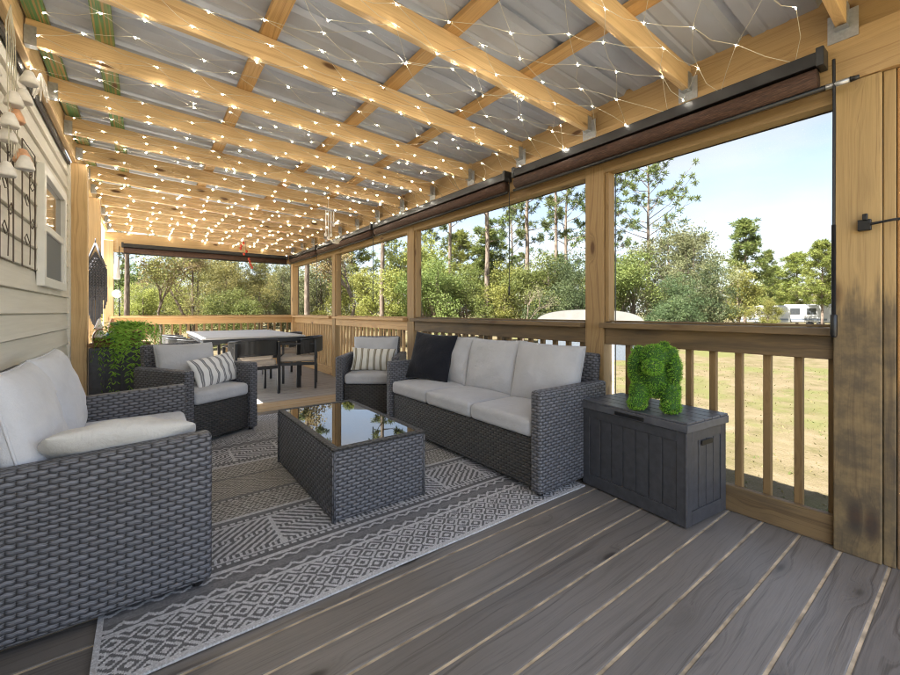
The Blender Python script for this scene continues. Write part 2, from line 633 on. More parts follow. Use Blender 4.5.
def box_part(name, mat, parent, *b, bevel=.003, mode='grain', T=None):
    mb = MB()
    mb.box(*b, mode=mode, T=T)
    return obj(name, mb, mat, parent, bevel=bevel)

def box_thing(name, mat, b, label, cat, group=None, bevel=.004):
    """a timber: its own object, origin at its low corner"""
    x0, x1, y0, y1, z0, z1 = b
    mb = MB()
    mb.box(0, x1 - x0, 0, y1 - y0, 0, z1 - z0)
    return tag(obj(name, mb, mat, None, (x0, y0, z0), bevel=bevel), label, cat, group)

ORD = ['first', 'second', 'third', 'fourth', 'fifth', 'sixth', 'seventh', 'eighth', 'ninth', 'tenth', 'eleventh', 'twelfth', 'thirteenth', 'fourteenth', 'fifteenth', 'sixteenth', 'seventeenth', 'eighteenth']

# ------------------------------------------------------------------ ground
GZ = -.65
mb = MB()
NG = 48
def gy(x, y):
    d = math.hypot(x - 1, y - 4)
    return GZ + (0 if d < 9 else .10 * math.sin(x * .21 + 1) * math.cos(y * .17) * min(1, (d - 9) / 10))
rad = [0, 4, 7, 9, 11, 13, 16, 20, 25, 32, 42, 60, 90, 150, 300, 700]
for i in range(len(rad) - 1):
    for k in range(NG):
        q = []
        for (r, kk) in ((rad[i], k), (rad[i + 1], k), (rad[i + 1], k + 1), (rad[i], k + 1)):
            a = 2 * PI * kk / NG
            x, y = 1 + r * math.cos(a), 4 + r * math.sin(a)
            q.append((x, y, gy(x, y)))
        if i == 0:
            q = [q[0], q[1], q[2]]
        mb.face(q)
tag(obj('lawn', mb, M['lawn'], smooth=True, weld=True), kind='structure')

# ------------------------------------------------------------------ porch floor
XL, XR = -.60, 2.70
Y0, Y1 = -2.4, 9.5
YR = -.42      # roof cut short here to let daylight in; the deck runs on
mb = MB()
P0, PP, GAP = .269, .159, .0102
k0 = int((Y0 - P0) / PP)
y = P0 + PP * k0
rr = random.Random(3)
while y < Y1 + .1:
    a, b = y + GAP / 2, y + PP - GAP / 2
    j = rr.uniform(-.12, .12)
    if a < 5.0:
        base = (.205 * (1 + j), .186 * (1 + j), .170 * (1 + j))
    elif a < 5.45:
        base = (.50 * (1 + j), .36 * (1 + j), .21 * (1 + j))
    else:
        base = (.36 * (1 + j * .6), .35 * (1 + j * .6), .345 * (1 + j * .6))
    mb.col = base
    # boards butt over a joist at a varying place
    cut = 5
    xs = [XL - .02] + ([cut - .001, cut + .001] if cut < 3 else []) + [XR + .12]
    for q in range(0, len(xs), 2):
        mb.box(xs[q], xs[q + 1], a, b, -.034, 0)
    y += PP
floor = tag(obj('porch_floor', mb, M['deck'], bevel=.004), kind='structure')
mb = MB()
mb.box(XL - .02, XR + .11, Y0, Y1 + .1, -.06, -.003)
tag(obj('porch_floor_joists', mb, M['deck_gap']), kind='structure')
mb = MB()
mb.box(XR + .121, XR + .16, Y0, Y1 + .14, -.24, -.004)
mb.box(XL - .02, XR + .119, Y1 + .102, Y1 + .14, -.24, -.004)
tag(obj('porch_floor_rim', mb, M['rail'], bevel=.003), kind='structure')

# ------------------------------------------------------------------ house and wall
def zr(X):      # underside of the rafters
    return 2.62 - .038 * (X + .52)
house = thing('house', 'house with cream horizontal lap siding on the open porch side', 'house', (XL, 0, 0))
mb = MB()
HY0, HY1 = -.9, 5.32  # near house end cut short, out of view, to let daylight in
zc, n = -.6, 0
C = .145
while zc < 2.55:
    z1 = min(zc + C, 2.60)
    pr = [(-.006, zc), (.020, zc + .001), (.021, zc + .005), (.016, zc + .030), (.008, zc + .10), (.004, z1 - .007), (-.006, z1 - .005), (-.006, z1)]
    for (xa, za), (xb, zb) in zip(pr, pr[1:]):
        mb.face([(xa, HY0, za), (xa, HY1, za), (xb, HY1, zb), (xb, HY0, zb)])
    zc += C
obj('siding', mb, M['siding'], house)
mb = MB()
mb.box(-6.5, -.008, HY0, HY1 - .001, -.6, 2.95)
obj('house_wall', mb, M['siding'], house)
mb = MB()
mb.box(.001, .030, HY1 - .07, HY1 + .02, -.6, 2.6)
mb.box(-.08, .000, HY1 + .001, HY1 + .02, -.6, 2.6)
obj('corner_trim', mb, M['siding'], house, bevel=.004)
mb = MB()
mb.face([(.3, HY0 - .3, 2.96), (.3, HY1 + .3, 2.96), (-3.2, HY1 + .3, 4.4), (-3.2, HY0 - .3, 4.4)])
mb.face([(-6.8, HY0 - .3, 2.96), (-6.8, HY1 + .3, 2.96), (-3.2, HY1 + .3, 4.4), (-3.2, HY0 - .3, 4.4)])
for yy in (HY0 - .3, HY1 + .3):
    mb.face([(.3, yy, 2.96), (-6.8, yy, 2.96), (-3.2, yy, 4.4)])
obj('roof', mb, M['shingle'], house)
# window on the wall
wy0, wy1, wz0, wz1 = 3.87, 4.84, 1.33, 2.17
win = MB()
fw = .065
win.box(.012, .055, wy0, wy0 + fw, wz0, wz1)
win.box(.012, .055, wy1 - fw, wy1, wz0, wz1)
win.box(.012, .055, wy0 + fw, wy1 - fw, wz1 - fw, wz1)
win.box(.012, .055, wy0 + fw, wy1 - fw, wz0, wz0 + fw)
wo_ = obj('window', win, M['white'], house, bevel=.004)
zm = wz0 + .42
s_ = MB()
a0, a1 = wy0 + fw + .002, wy1 - fw - .002
s_.box(.020, .045, a0, a1, zm - .025, zm + .025)
s_.box(.020, .045, a0, a0 + .03, wz0 + fw, zm - .026)
s_.box(.020, .045, a1 - .03, a1, wz0 + fw, zm - .026)
obj('sash', s_, M['white'], wo_, bevel=.003)
g_ = MB()
g_.face([(.024, a0, zm), (.024, a1, zm), (.024, a1, wz1 - fw), (.024, a0, wz1 - fw)])
obj('pane', g_, M['glass_dark'], wo_)
g_ = MB()
g_.face([(.030, a0, wz0 + fw), (.030, a1, wz0 + fw), (.030, a1, zm - .02), (.030, a0, zm - .02)])
obj('insect_mesh', g_, M['insectmesh'], wo_)
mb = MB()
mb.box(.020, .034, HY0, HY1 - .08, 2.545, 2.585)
obj('dark_gap_strip', mb, M['black'], house)  # black strip standing in for the dark gap under the ledger

# ledger on the house wall
box_thing('ledger_board', M['rafter'], (XL + .031, XL + .07, HY0, HY1 + 4.2, 2.60, 2.79), 'long pine ledger board along the top of the siding', 'board')

# ------------------------------------------------------------------ rafters, purlins, roof
RY = [.44 + .69 * k for k in range(-1, 14)]
RT_ = .04
XW = 2.66     # inner face of the header beam
for i, yf in enumerate(RY):
    mb = MB()
    x0, x1 = XL + .072, XW - .006
    L = x1 - x0
    sl = math.atan(.038)
    T = Matrix.Rotation(sl, 4, 'Y')
    mb.box(0, L / math.cos(sl), -RT_, 0, 0, .14, T=T)
    n_ = 'above and behind the camera' if yf < .3 else ''
    k = i - 1
    if k < 0:
        lab = 'pine roof rafter over the near end of the porch, before the deck box'
    else:
        lab = f'pine roof rafter, {ORD[k]} back from the black shade cord on the near post'
    r = tag(obj('roof_rafter', mb, M['rafter'], None, (x0, yf, zr(x0)), bevel=.004), lab, 'rafter', 'pine rafters under the metal roof')
    for (xx, zz) in ((L - .045, -.038 * L), (0.0, 0)):
        h = MB()
        for yy in (-RT_ - .004, .001):
            h.box(xx, xx + .05, yy, yy + .003, zz - .004, zz + .10, mode='wall')
        h.box(xx, xx + .05, -RT_ - .004, .004, zz - .006, zz - .0035, mode='wall')
        if xx > 1:
            h.box(L + .001, L + .004, -RT_ - .035, .033, zz - .055, zz + .08, mode='wall')
        obj('joist_hanger', h, M['galv'], r)
pl = [(-.475, 'purlin_green', 'green-streaked roof purlin beside the house wall'), (-.19, 'purlin_green', 'partly green roof purlin, second out from the house wall'),
      (.565, 'purlin', 'plain roof purlin over the left sofa and rug'), (1.36, 'purlin', 'plain roof purlin above the glass coffee table'), (1.97, 'purlin', 'plain roof purlin above the front of the long sofa')]
for X, m, lab in pl:
    zt = zr(X) + .1415
    box_thing('roof_purlin', M[m], (X - .045, X + .045, YR, Y1 + .2, zt, zt + .036), lab, 'purlin', 'purlins between rafters and roof sheets')
mb = MB()
yy = YR - .1
def roofz(X):
    return zr(X) + .1805
prof = []
while yy < Y1 + .5:
    prof += [(yy, 0), (yy + .095, 0), (yy + .110, .006), (yy + .125, 0), (yy + .195, 0), (yy + .21, .006), (yy + .225, 0), (yy + .275, 0), (yy + .295, .030), (yy + .325, .030), (yy + .345, 0)]
    yy += .345
for (ya, za), (yb, zb) in zip(prof, prof[1:]):
    if yb - ya < 1e-6:
        continue
    xa, xb = XL - .02, XR + .42
    mb.face([(xa, ya, roofz(xa) + za), (xa, yb, roofz(xa) + zb), (xb, yb, roofz(xb) + zb), (xb, ya, roofz(xb) + za)])
ro = tag(obj('porch_roof', mb, M['metal_roof']), 'grey corrugated metal porch roof sheets resting on the purlins', 'roof')

# header beam (right) and end beam
hb = thing('header_beam', 'long pine header beam over the right screened side', 'beam', (XW, 0, 2.2))
mb = MB()
mb.box(.042, .08, YR, Y1 + .16, .285, .538)
obj('rim_board', mb, M['beam'], hb, bevel=.003)
mb = MB()
mb.box(0, .139, YR, Y1 + .16, .045, .282)
obj('beam_plank', mb, M['beam'], hb, bevel=.004)
mb = MB()
mb.box(.03, .12, .45, Y1, -.03, .043)
obj('opening_trim', mb, M['post'], hb, bevel=.003)
eb = thing('end_beam', 'pine beam across the far screened end of the porch', 'beam', (0, Y1, 2.2))
mb = MB()
mb.box(XL + .02, XW - .003, .02, .10, .045, .40)
obj('beam_plank', mb, M['rafter'], eb, bevel=.004)

# ------------------------------------------------------------------ posts
def post(b, mat, label, trims=()):
    t = thing('porch_post', label, 'post', ((b[0] + b[1]) / 2, (b[2] + b[3]) / 2, 0), 0, 'timber posts of the porch')
    cx_, cy_ = t.location.x, t.location.y
    mb = MB()
    mb.box(b[0] - cx_, b[1] - cx_, b[2] - cy_, b[3] - cy_, b[4], b[5])
    obj('post_shaft', mb, M[mat], t, bevel=.005)
    for tb in trims:
        mb = MB()
        mb.box(tb[0] - cx_, tb[1] - cx_, tb[2] - cy_, tb[3] - cy_, tb[4], tb[5])
        obj('trim_strip', mb, M[mat], t, bevel=.003)
    return t
ZB = 2.243
post((2.668, 2.80, .292, .455, 0, ZB), 'post_near', 'wide weathered porch post beside the deck box, greyed at its lower half',
     [(2.684, 2.78, .250, .289, 0, ZB)])
post((2.688, 2.80, .07, .247, 0, ZB), 'jamb', 'orange-brown door jamb post at the right border of the photo')
post((2.688, 2.80, 1.70, 1.855, 0, ZB), 'post', 'right side porch post behind the near end of the long sofa', [(2.705, 2.78, 1.668, 1.698, 1.08, ZB)])
post((2.688, 2.80, 4.33, 4.49, 0, ZB), 'post', 'right side porch post behind the corner armchair', [(2.705, 2.78, 4.298, 4.328, 1.08, ZB)])
post((2.688, 2.80, 6.96, 7.11, 0, ZB), 'post', 'right side porch post beyond the corner armchair, near the dining chairs', [(2.705, 2.78, 6.928, 6.958, 1.08, ZB)])
post((2.66, 2.80, 9.44, 9.60, 0, ZB), 'rail_far', 'far corner porch post where the right and end railings meet')
post((-.595, -.455, 5.345, 5.475, 0, 2.60), 'rafter', 'tall left porch post at the end of the siding')
post((-.595, -.455, 6.82, 6.95, 0, 2.60), 'rafter', 'left porch post with the dark macrame hanging on it')
post((-.595, -.455, 9.46, 9.60, 0, 2.44), 'rafter', 'left corner porch post at the far end railing')

# ------------------------------------------------------------------ railings
def railing(a, b, axis, label, mat, bmat, pitch=.137, first=None, X=2.70):
    """rail bay from a to b along Y (axis 'y', at X) or along X (axis 'x', at y = X)"""
    t = thing('porch_railing', label, 'railing', (X, a, 0) if axis == 'y' else (a, X, 0), 0, 'railings round the porch')
    L = b - a
    def B(mbx, n0, n1, l0, l1, z0, z1):
        if axis == 'y':
            mbx.box(n0, n1, l0, l1, z0, z1)
        else:
            mbx.box(l0, l1, n0, n1, z0, z1)
    for nm, bb in (('rail_cap', (-.075, .078, 0, L, 1.035, 1.072)), ('top_rail', (.0, .038, 0, L, .915, 1.033)),
                   ('bottom_rail', (.0, .038, 0, L, .002, .148)), ('screen_sill', (.02, .055, 0, L, 1.074, 1.088))):
        m_ = MB()
        B(m_, *bb)
        obj(nm, m_, M[mat], t, bevel=.004)
    l = (first - a) if first else pitch * .5
    while l < L - .02:
        m_ = MB()
        B(m_, .041, .077, l - .018, l + .018, .03, 1.02)
        obj('baluster', m_, M[bmat], t, bevel=.003)
        l += pitch
    return t
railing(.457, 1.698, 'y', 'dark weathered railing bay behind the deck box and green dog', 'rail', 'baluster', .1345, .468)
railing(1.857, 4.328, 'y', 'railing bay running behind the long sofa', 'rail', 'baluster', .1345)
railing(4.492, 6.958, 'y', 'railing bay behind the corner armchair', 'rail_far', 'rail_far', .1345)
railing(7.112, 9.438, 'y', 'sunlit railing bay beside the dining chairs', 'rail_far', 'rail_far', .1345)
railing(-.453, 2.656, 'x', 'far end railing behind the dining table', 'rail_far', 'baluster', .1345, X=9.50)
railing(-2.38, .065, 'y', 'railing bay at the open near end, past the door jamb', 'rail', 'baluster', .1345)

# ------------------------------------------------------------------ insect screens
def screen(b, label):
    t = thing('screen_panel', label, 'screen', b[0], 0, 'insect screens between the posts')
    p0 = Vector(b[0])
    mb = MB()
    mb.face([Vector(q) - p0 for q in b])
    obj('screen_mesh', mb, M['screen'], t)
    # slim spline frame round the mesh
    mb = MB()
    q = [Vector(x) - p0 for x in b]
    for i in range(4):
        mb.tube([q[i], q[(i + 1) % 4]], .005, 4)
    obj('spline', mb, M['blackmetal'], t)
for a, b, lab in ((.46, 1.665, 'screen panel above the deck box'), (1.86, 4.295, 'screen panel above the long sofa'), (4.495, 6.925, 'screen panel above the corner armchair'), (7.115, 9.435, 'screen panel beside the dining set')):
    screen([(2.785, a, .06), (2.785, b, .06), (2.785, b, 2.169), (2.785, a, 2.169)], lab)  # carried down behind the balusters to dim the lawn
screen([(-.45, 9.585, .06), (2.655, 9.585, .06), (2.655, 9.585, 2.24), (-.45, 9.585, 2.24)], 'wide screen panel across the far end of the porch')

# ------------------------------------------------------------------ roller shades
def shade(a, b, label, axis='y'):
    t = thing('roller_shade', label, 'shade', (2.605, a, 2.28) if axis == 'y' else (a, Y1 - .03, 2.28), 0 if axis == 'y' else -PI / 2, 'rolled up shades along the header')
    L = b - a
    mb = MB()
    mb.box(-.035, .05, .02, L - .02, .052, .118)
    obj('valance', mb, M['black'], t, bevel=.004)
    mb = MB()
    mb.tube([(.005, .03, 0), (.005, L * .25, -.004), (.005, L * .5, .002), (.005, L * .75, -.004), (.005, L - .03, 0)], .05, 20)
    o = obj('rolled_fabric', mb, M['shade'], t, smooth=True)
    mb = MB()
    mb.tube([(-.006, .0, -.058), (-.006, L, -.058)], .0125, 10)
    obj('bottom_bar', mb, M['black'], t, smooth=True)
    for yy in (.0, L - .03):
        mb = MB()
        mb.box(-.04, .052, yy, yy + .03, .045, .135)
        obj('bracket', mb, M['blackmetal'], t, bevel=.004)
    mb = MB()
    mb.tube([(-.012, -.03, .06), (-.012, -.032, -.2), (-.012, -.03, -.9 if a > 1 else -.72)], .004 if a > 1 else .0065, 6)
    cord = obj('pull_cord', mb, M['black'], t)
    zc_ = -.9 if a > 1 else -.72
    mb = MB()
    if a > 1:
        mb.tube([(-.012, -.03, zc_), (-.012, -.03, zc_ - .08)], .008, 8)
    else:
        mb.tube([(-.012, -.03, zc_), (-.012, -.03, zc_ - .42), (-.012, -.03, -1.14), (-.012, -.03, -1.145), (-.012, -.03, -1.24), (-.012, -.03, -1.25)], [.0085, .0085, .0085, .013, .013, .008], 8)
    obj('cord_weight', mb, M['black'], cord, smooth=True)
    return t
s0 = shade(.47, 2.52, 'rolled brown shade nearest the camera, above the deck box and its screen')
mb = MB()
mb.tube([(-.006, -.001, -.058), (-.006, -.085, -.058)], .012, 10)
e = obj('bar_end', mb, M['galv'], s0, smooth=True)
mb = MB()
mb.tube([(-.006, -.086, -.058), (-.006, -.115, -.058)], [.014, .009], 8)
obj('bar_tip', mb, M['black'], s0, smooth=True)
shade(2.60, 5.22, 'rolled brown shade above the long sofa')
shade(5.30, 7.58, 'rolled brown shade above the corner armchair')
shade(7.66, 9.40, 'rolled brown shade by the far corner post')
shade(-.34, 2.56, 'rolled dark shade across the far end above the dining table', 'x')

# latch on the near post
lt = thing('hook_latch', 'small black hook latch on the near weathered post', 'latch', (2.66, .345, 1.55))
mb = MB()
mb.box(-.022, .006, -.022, .022, -.025, .025)
mb.box(-.030, -.012, -.012, .006, .02, .05)
obj('latch_block', mb, M['black'], lt, bevel=.003)
mb = MB()
mb.tube([(-.025, -.02, 0), (-.022, -.09, .008), (-.02, -.16, .006), (.0, -.2, .012), (.04, -.21, .012)], .006, 8)
obj('hook_rod', mb, M['blackmetal'], lt, smooth=True)

# ------------------------------------------------------------------ patterned rug
RX0, RY0, RW, RL = -.14, 1.60, 2.46, 3.24
cw = .0062
nx, ny = int(RW / cw), int(RL / cw)
U = (np.arange(nx) + .5) * cw
V = (np.arange(ny) + .5) * cw
UU, VV = np.meshgrid(U, V)
def tri(x):
    x = np.mod(x, 1.0)
    return np.abs(x - .5) * 2
pat = np.zeros((ny, nx))
tint = np.zeros((ny, nx))
def band(v0, v1, fn, tn=0):
    m = (VV >= v0) & (VV < v1)
    pat[m] = fn(UU[m], VV[m] - v0, v1 - v0)
    tint[m] = tn
diam = lambda u, v, h: (np.floor((tri(u / .098) + tri(v / (h / 2.5) + .5)) * 3.0) % 2)
zig = lambda u, v, h: ((v / h - .5 - .28 * (tri(u / .075) - .5) * 2) ** 2 < .035).astype(float)
solid = lambda val: (lambda u, v, h: np.full_like(u, val))
dots = lambda u, v, h: ((np.mod(u, .036) < .022) & (np.abs(v / h - .5) < .28)).astype(float)
def chev(u, v, h):
    k = np.floor(u / .34).astype(int) % 2
    ph = np.where(k == 0, v * 1.15 + u, v * 1.15 - u)
    a = (np.mod(ph, .052) < .026).astype(float)
    edge = np.mod(u, .34) < .02
    sub = (np.mod(u, .026) < .012).astype(float)
    lo = np.mod(v, h / 2) < .03
    return np.where(edge, 1., np.where(lo, sub, a))
small = lambda u, v, h: (np.floor((tri(u / .06) + tri(v / .06)) * 2.0) % 2)
def lattice(u, v, h):
    a = (np.floor((tri(u / .30) + tri(v / .20)) * 8.0) % 2)
    return a
yb = 0
seq = [(.022, solid(1), 0), (.225, diam, 0), (.020, solid(1), 0), (.050, zig, 0), (.045, solid(.15), 0), (.045, zig, 0), (.03, solid(1), 0), (.022, solid(0), 0), (.028, dots, 0), (.018, solid(.9), 0),
       (.30, chev, 0), (.02, solid(.9), 0), (.03, dots, 0), (.03, solid(.1), 0), (.024, solid(1), 0),
       (.24, small, .8), (.03, dots, .5), (.025, solid(.1), .3), (.30, lattice, 1), (.03, solid(.1), .4), (.24, small, .8), (.03, solid(1), 0), (.03, dots, 0), (.03, solid(.1), 0),
       (.30, chev, 0), (.03, dots, 0), (.05, zig, 0), (.045, solid(.15), 0), (.05, zig, 0), (.225, diam, 0), (.4, lattice, .4), (.5, small, 0)]
for hh, fn, tn in seq:
    band(yb, yb + hh, fn, tn)
    yb += hh
edge = (UU < .02) | (UU > RW - .02)
pat[edge] = .95
rngn = np.random.default_rng(4)
jit = 1 + rngn.normal(0, .10, pat.shape)
light = np.array([.56, .565, .59])
dark = np.array([.145, .145, .155])
lt2 = np.array([.46, .44, .40])
dk2 = np.array([.19, .18, .16])
tt = tint[..., None]
lc = light * (1 - tt) + lt2 * tt
dc = dark * (1 - tt) + dk2 * tt
colr = (dc + (lc - dc) * pat[..., None]) * jit[..., None]
vx = np.arange(nx + 1) * cw
vy = np.arange(ny + 1) * cw
gx, gyv = np.meshgrid(vx, vy)
gz = .010 + .0012 * np.sin(gx * 7 + gyv * 3) + .0012 * np.sin(gyv * 9)
verts = np.stack([gx, gyv, gz], -1).reshape(-1, 3)
ii, jj = np.meshgrid(np.arange(nx), np.arange(ny))
i0 = (jj * (nx + 1) + ii).reshape(-1)
quads = np.stack([i0, i0 + 1, i0 + nx + 2, i0 + nx + 1], -1)
me = bpy.data.meshes.new('patterned_rug')
me.from_pydata(verts.tolist(), [], quads.tolist())
ca = me.color_attributes.new('Col', 'FLOAT_COLOR', 'CORNER')
cc = np.concatenate([colr.reshape(-1, 3), np.ones((nx * ny, 1))], 1)
ca.data.foreach_set('color', np.repeat(cc, 4, axis=0).astype(np.float32).reshape(-1))
me.materials.append(M['rug'])
rug = link('patterned_rug', me, None, (RX0, RY0, .001))
md = rug.modifiers.new('solid', 'SOLIDIFY')
md.thickness = .008
tag(rug, 'large grey and black geometric woven rug under the coffee table', 'rug')

# ------------------------------------------------------------------ cushions
def pillow_mb(wd, ht, th, n=18, seed=0, pinch=.07, wr=.006, puff=.5):
    mb = MB()
    rg = random.Random(seed)
    ph = [rg.uniform(0, 6.3) for _ in range(8)]
    def pt(u, v, sgn):
        x = wd / 2 * u * (1 - pinch * (1 - v * v))
        z = ht / 2 * v * (1 - pinch * (1 - u * u))
        e = max(0, (1 - u * u) * (1 - v * v))
        y = sgn * th / 2 * e ** puff
        k = e ** .35
        y += 1.5 * k * wr * (math.sin(5 * u + 4 * v + ph[0]) + math.sin(9 * v - 6 * u + ph[1]) * .6 + math.sin(13 * u + ph[2] + 3 * v * v) * .4) * (1 if sgn > 0 else .8)
        # seam puckers
        y += sgn * wr * .7 * math.sin(26 * u + ph[3]) * max(0, abs(v) - .72) * 2 * k
        return (x, y, z)
    S = [math.sin(PI / 2 * (2 * k / n - 1)) for k in range(n + 1)]
    for sgn in (-1, 1):
        i0 = len(mb.v)
        for u in S:
            for v in S:
                mb.v.append(pt(u, v, sgn))
        for i in range(n):
            for j in range(n):
                q = [i0 + i * (n + 1) + j, i0 + (i + 1) * (n + 1) + j, i0 + (i + 1) * (n + 1) + j + 1, i0 + i * (n + 1) + j + 1]
                uvq = [((S[i] + 1) / 2 * 1.0, (S[j] + 1) / 2), ((S[i + 1] + 1) / 2, (S[j] + 1) / 2), ((S[i + 1] + 1) / 2, (S[j + 1] + 1) / 2), ((S[i] + 1) / 2, (S[j + 1] + 1) / 2)]
                if sgn > 0:
                    q.reverse()
                    uvq.reverse()
                mb.f.append(tuple(q))
                mb.uv.append(uvq)
                mb.c.append(None)
    return mb

def cushion_part(name, parent, mat, wd, ht, th, loc, rot, seed=0, pinch=.05, puff=.32, wr=.005):
    o = obj(name, pillow_mb(wd, ht, th, seed=seed, pinch=pinch, puff=puff, wr=wr), M[mat], parent, loc, rot, smooth=True, weld=True)
    E_ = []
    m_ = 14
    for k in range(m_): E_.append((-1 + 2 * k / m_, -1))
    for k in range(m_): E_.append((1, -1 + 2 * k / m_))
    for k in range(m_): E_.append((1 - 2 * k / m_, 1))
    for k in range(m_ + 1): E_.append((-1, 1 - 2 * k / m_))
    mp = MB()
    mp.tube([(wd / 2 * u * (1 - pinch * (1 - v * v)), 0, ht / 2 * v * (1 - pinch * (1 - u * u))) for u, v in E_], .0052, 6, caps=False)
    obj('piping', mp, M[mat], o, smooth=True)
    return o

def rpart(name, mat, parent, sx, sy, sz, r, c, bulge=0, n=4, T=None, fn=None):
    mb = MB()
    mb.rbox(sx, sy, sz, r, c, n=n, bulge=bulge, T=T, fn=fn)
    return obj(name, mb, M[mat], parent, smooth=True, weld=True)

def wicker_seat(name, label, cat, loc, rz, W, D, nseat, group=None, arm_h=.65, arm_w=.085, seat_h=.345, back_h=.84, mats=('wicker', 'cushion'), cush_z=.115, backs=True, dark_front=True, bc_h=.44, tuck=.02, slope=0):
    """front faces local -y; the centre of the front's bottom edge is the origin"""
    t = thing(name, label, cat, loc, rz, group)
    wk, cu = mats
    ia = W / 2 - arm_w
    fn = (lambda q: (q[0], q[1], q[2] - (slope * (q[1] - .0) / D if q[2] > .4 else 0))) if slope else None
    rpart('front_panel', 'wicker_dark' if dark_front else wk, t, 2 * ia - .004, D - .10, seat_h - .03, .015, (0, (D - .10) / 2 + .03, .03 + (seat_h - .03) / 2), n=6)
    for sx in (-1, 1):
        a_ = rpart('arm', wk, t, arm_w, D, arm_h - .02, .022, (sx * (W / 2 - arm_w / 2), D / 2, .02 + (arm_h - .02) / 2), n=5, fn=fn)
    T = Matrix.Translation((0, D - .06, .06)) @ Matrix.Rotation(R_(-7), 4, 'X')
    rpart('backrest', wk, t, 2 * ia - .006, .08, back_h - .06, .022, (0, 0, (back_h - .06) / 2), n=5, T=T)
    cwid = (2 * ia - .012) / nseat
    for i in range(nseat):
        x = -ia + .006 + cwid * (i + .5)
        rpart('seat_cushion', cu, t, cwid - .006, D - .13, cush_z, .035, (x, (D - .13) / 2 + .008, seat_h + cush_z / 2 + .001), bulge=.018, n=6)
        if backs:
            cushion_part('back_cushion', t, cu, cwid + .02, bc_h, .19, (x + random.uniform(-.01, .01), D - .185, seat_h + cush_z + bc_h / 2 - tuck), (R_(-13), R_(random.uniform(-1.5, 1.5)), R_(random.uniform(-2, 2))), seed=i + int(W * 50))
    for sx in (-1, 1):
        for yy in (.05, D - .08):
            mb = MB()
            mb.tube([(sx * (W / 2 - .045), yy, 0), (sx * (W / 2 - .045), yy, .03)], .02, 10)
            obj('foot', mb, M['black'], t)
    return t

# long sofa along the right rail: its front looks to -X  -> rotate local -y to -x
sofa = wicker_seat('wicker_sofa', 'long dark wicker three-seat sofa with light grey cushions along the railing', 'sofa', (1.915, 2.62, .012), -PI / 2, 1.97, .715, 3, bc_h=.47, tuck=.03)
# sofa on the left: looks to +X
lsofa = wicker_seat('wicker_loveseat', 'grey wicker loveseat in front with pale cushions, back to the siding', 'sofa', (.225, 2.695, .012), PI / 2, 1.49, .79, 2, mats=('wicker', 'cushion_pale'), arm_h=.635, bc_h=.50, slope=.035, tuck=.04)
# two armchairs
def front(c, face, **kw):
    f_ = Vector(face).normalized()
    return (c[0], c[1], .012), math.atan2(f_.x, -f_.y)
l_, r_ = front((.575, 4.125), (.50, -.866))
ch1 = wicker_seat('wicker_armchair', 'grey wicker armchair in front of the fern planter, grey striped pillow on it', 'armchair', l_, r_, .72, .70, 1, 'wicker armchairs', bc_h=.36, tuck=-.02)
l_, r_ = front((1.93, 4.07), (-.62, -.785))
ch2 = wicker_seat('wicker_armchair', 'grey wicker armchair in the corner at the far end of the long sofa', 'armchair', l_, r_, .70, .66, 1, 'wicker armchairs', bc_h=.36, tuck=-.02)

def loose_pillow(name, label, mat, wd, ht, th, loc, rot, seed=1, pinch=.08, puff=.5, wr=.006, cat='pillow'):
    return tag(obj(name, pillow_mb(wd, ht, th, seed=seed, pinch=pinch, puff=puff, wr=wr), M[mat], None, loc, rot, smooth=True, weld=True), label, cat)
def in_seat(t, p, rot):
    m_ = Matrix.Translation(t.location) @ Euler(t.rotation_euler).to_matrix().to_4x4()
    mm = m_ @ Matrix.Translation(p) @ Euler(rot).to_matrix().to_4x4()
    return mm.translation, mm.to_euler()
p_, r_ = in_seat(sofa, (-.70, .35, .47 + .225), (R_(-20), R_(3), R_(22)))
loose_pillow('throw_pillow', 'square black throw pillow at the far end of the long sofa', 'black_fabric', .50, .49, .16, p_, r_, 3)
p_, r_ = in_seat(ch1, (.085, .235, .47 + .125), (R_(-24), R_(-5), R_(8)))
loose_pillow('lumbar_pillow', 'white and grey striped lumbar pillow on the armchair by the planter', 'stripe_grey', .50, .29, .15, p_, r_, 4)
p_, r_ = in_seat(ch2, (.02, .24, .47 + .125), (R_(-22), R_(2), R_(4)))
loose_pillow('lumbar_pillow', 'cream and tan striped lumbar pillow on the corner armchair', 'stripe_tan', .50, .27, .15, p_, r_, 5)
loose_pillow('round_cushion', 'cream oval cushion lying on the loveseat behind its near arm', 'cream_fur', .46, .40, .17, (-.08, 2.20, .585), (R_(60), R_(4), R_(6)), 6, pinch=-.12)

# ------------------------------------------------------------------ coffee table
ct = thing('coffee_table', 'low dark wicker coffee table with a reflective glass top', 'table', (1.10, 2.68, .012))
TX, TY, TH = .58, 1.12, .40
rpart('table_body', 'wicker', ct, TX, TY, TH - .02, .012, (0, 0, (TH - .02) / 2 + .002), n=5)
mb = MB()
for (a, b, c_, d) in ((-TX / 2 - .004, TX / 2 + .004, -TY / 2 - .004, -TY / 2 + .035), (-TX / 2 - .004, TX / 2 + .004, TY / 2 - .035, TY / 2 + .004), (-TX / 2 - .004, -TX / 2 + .035, -TY / 2 + .036, TY / 2 - .036), (TX / 2 - .035, TX / 2 + .004, -TY / 2 + .036, TY / 2 - .036)):
    mb.box(a, b, c_, d, TH - .019, TH, mode='wall')
obj('top_frame', mb, M['wicker_dark'], ct, bevel=.006)
mb = MB()
mb.box(-TX / 2 + .037, TX / 2 - .037, -TY / 2 + .038, TY / 2 - .038, TH - .012, TH - .004, mode='wall')
obj('glass_top', mb, M['table_glass'], ct, bevel=.001)
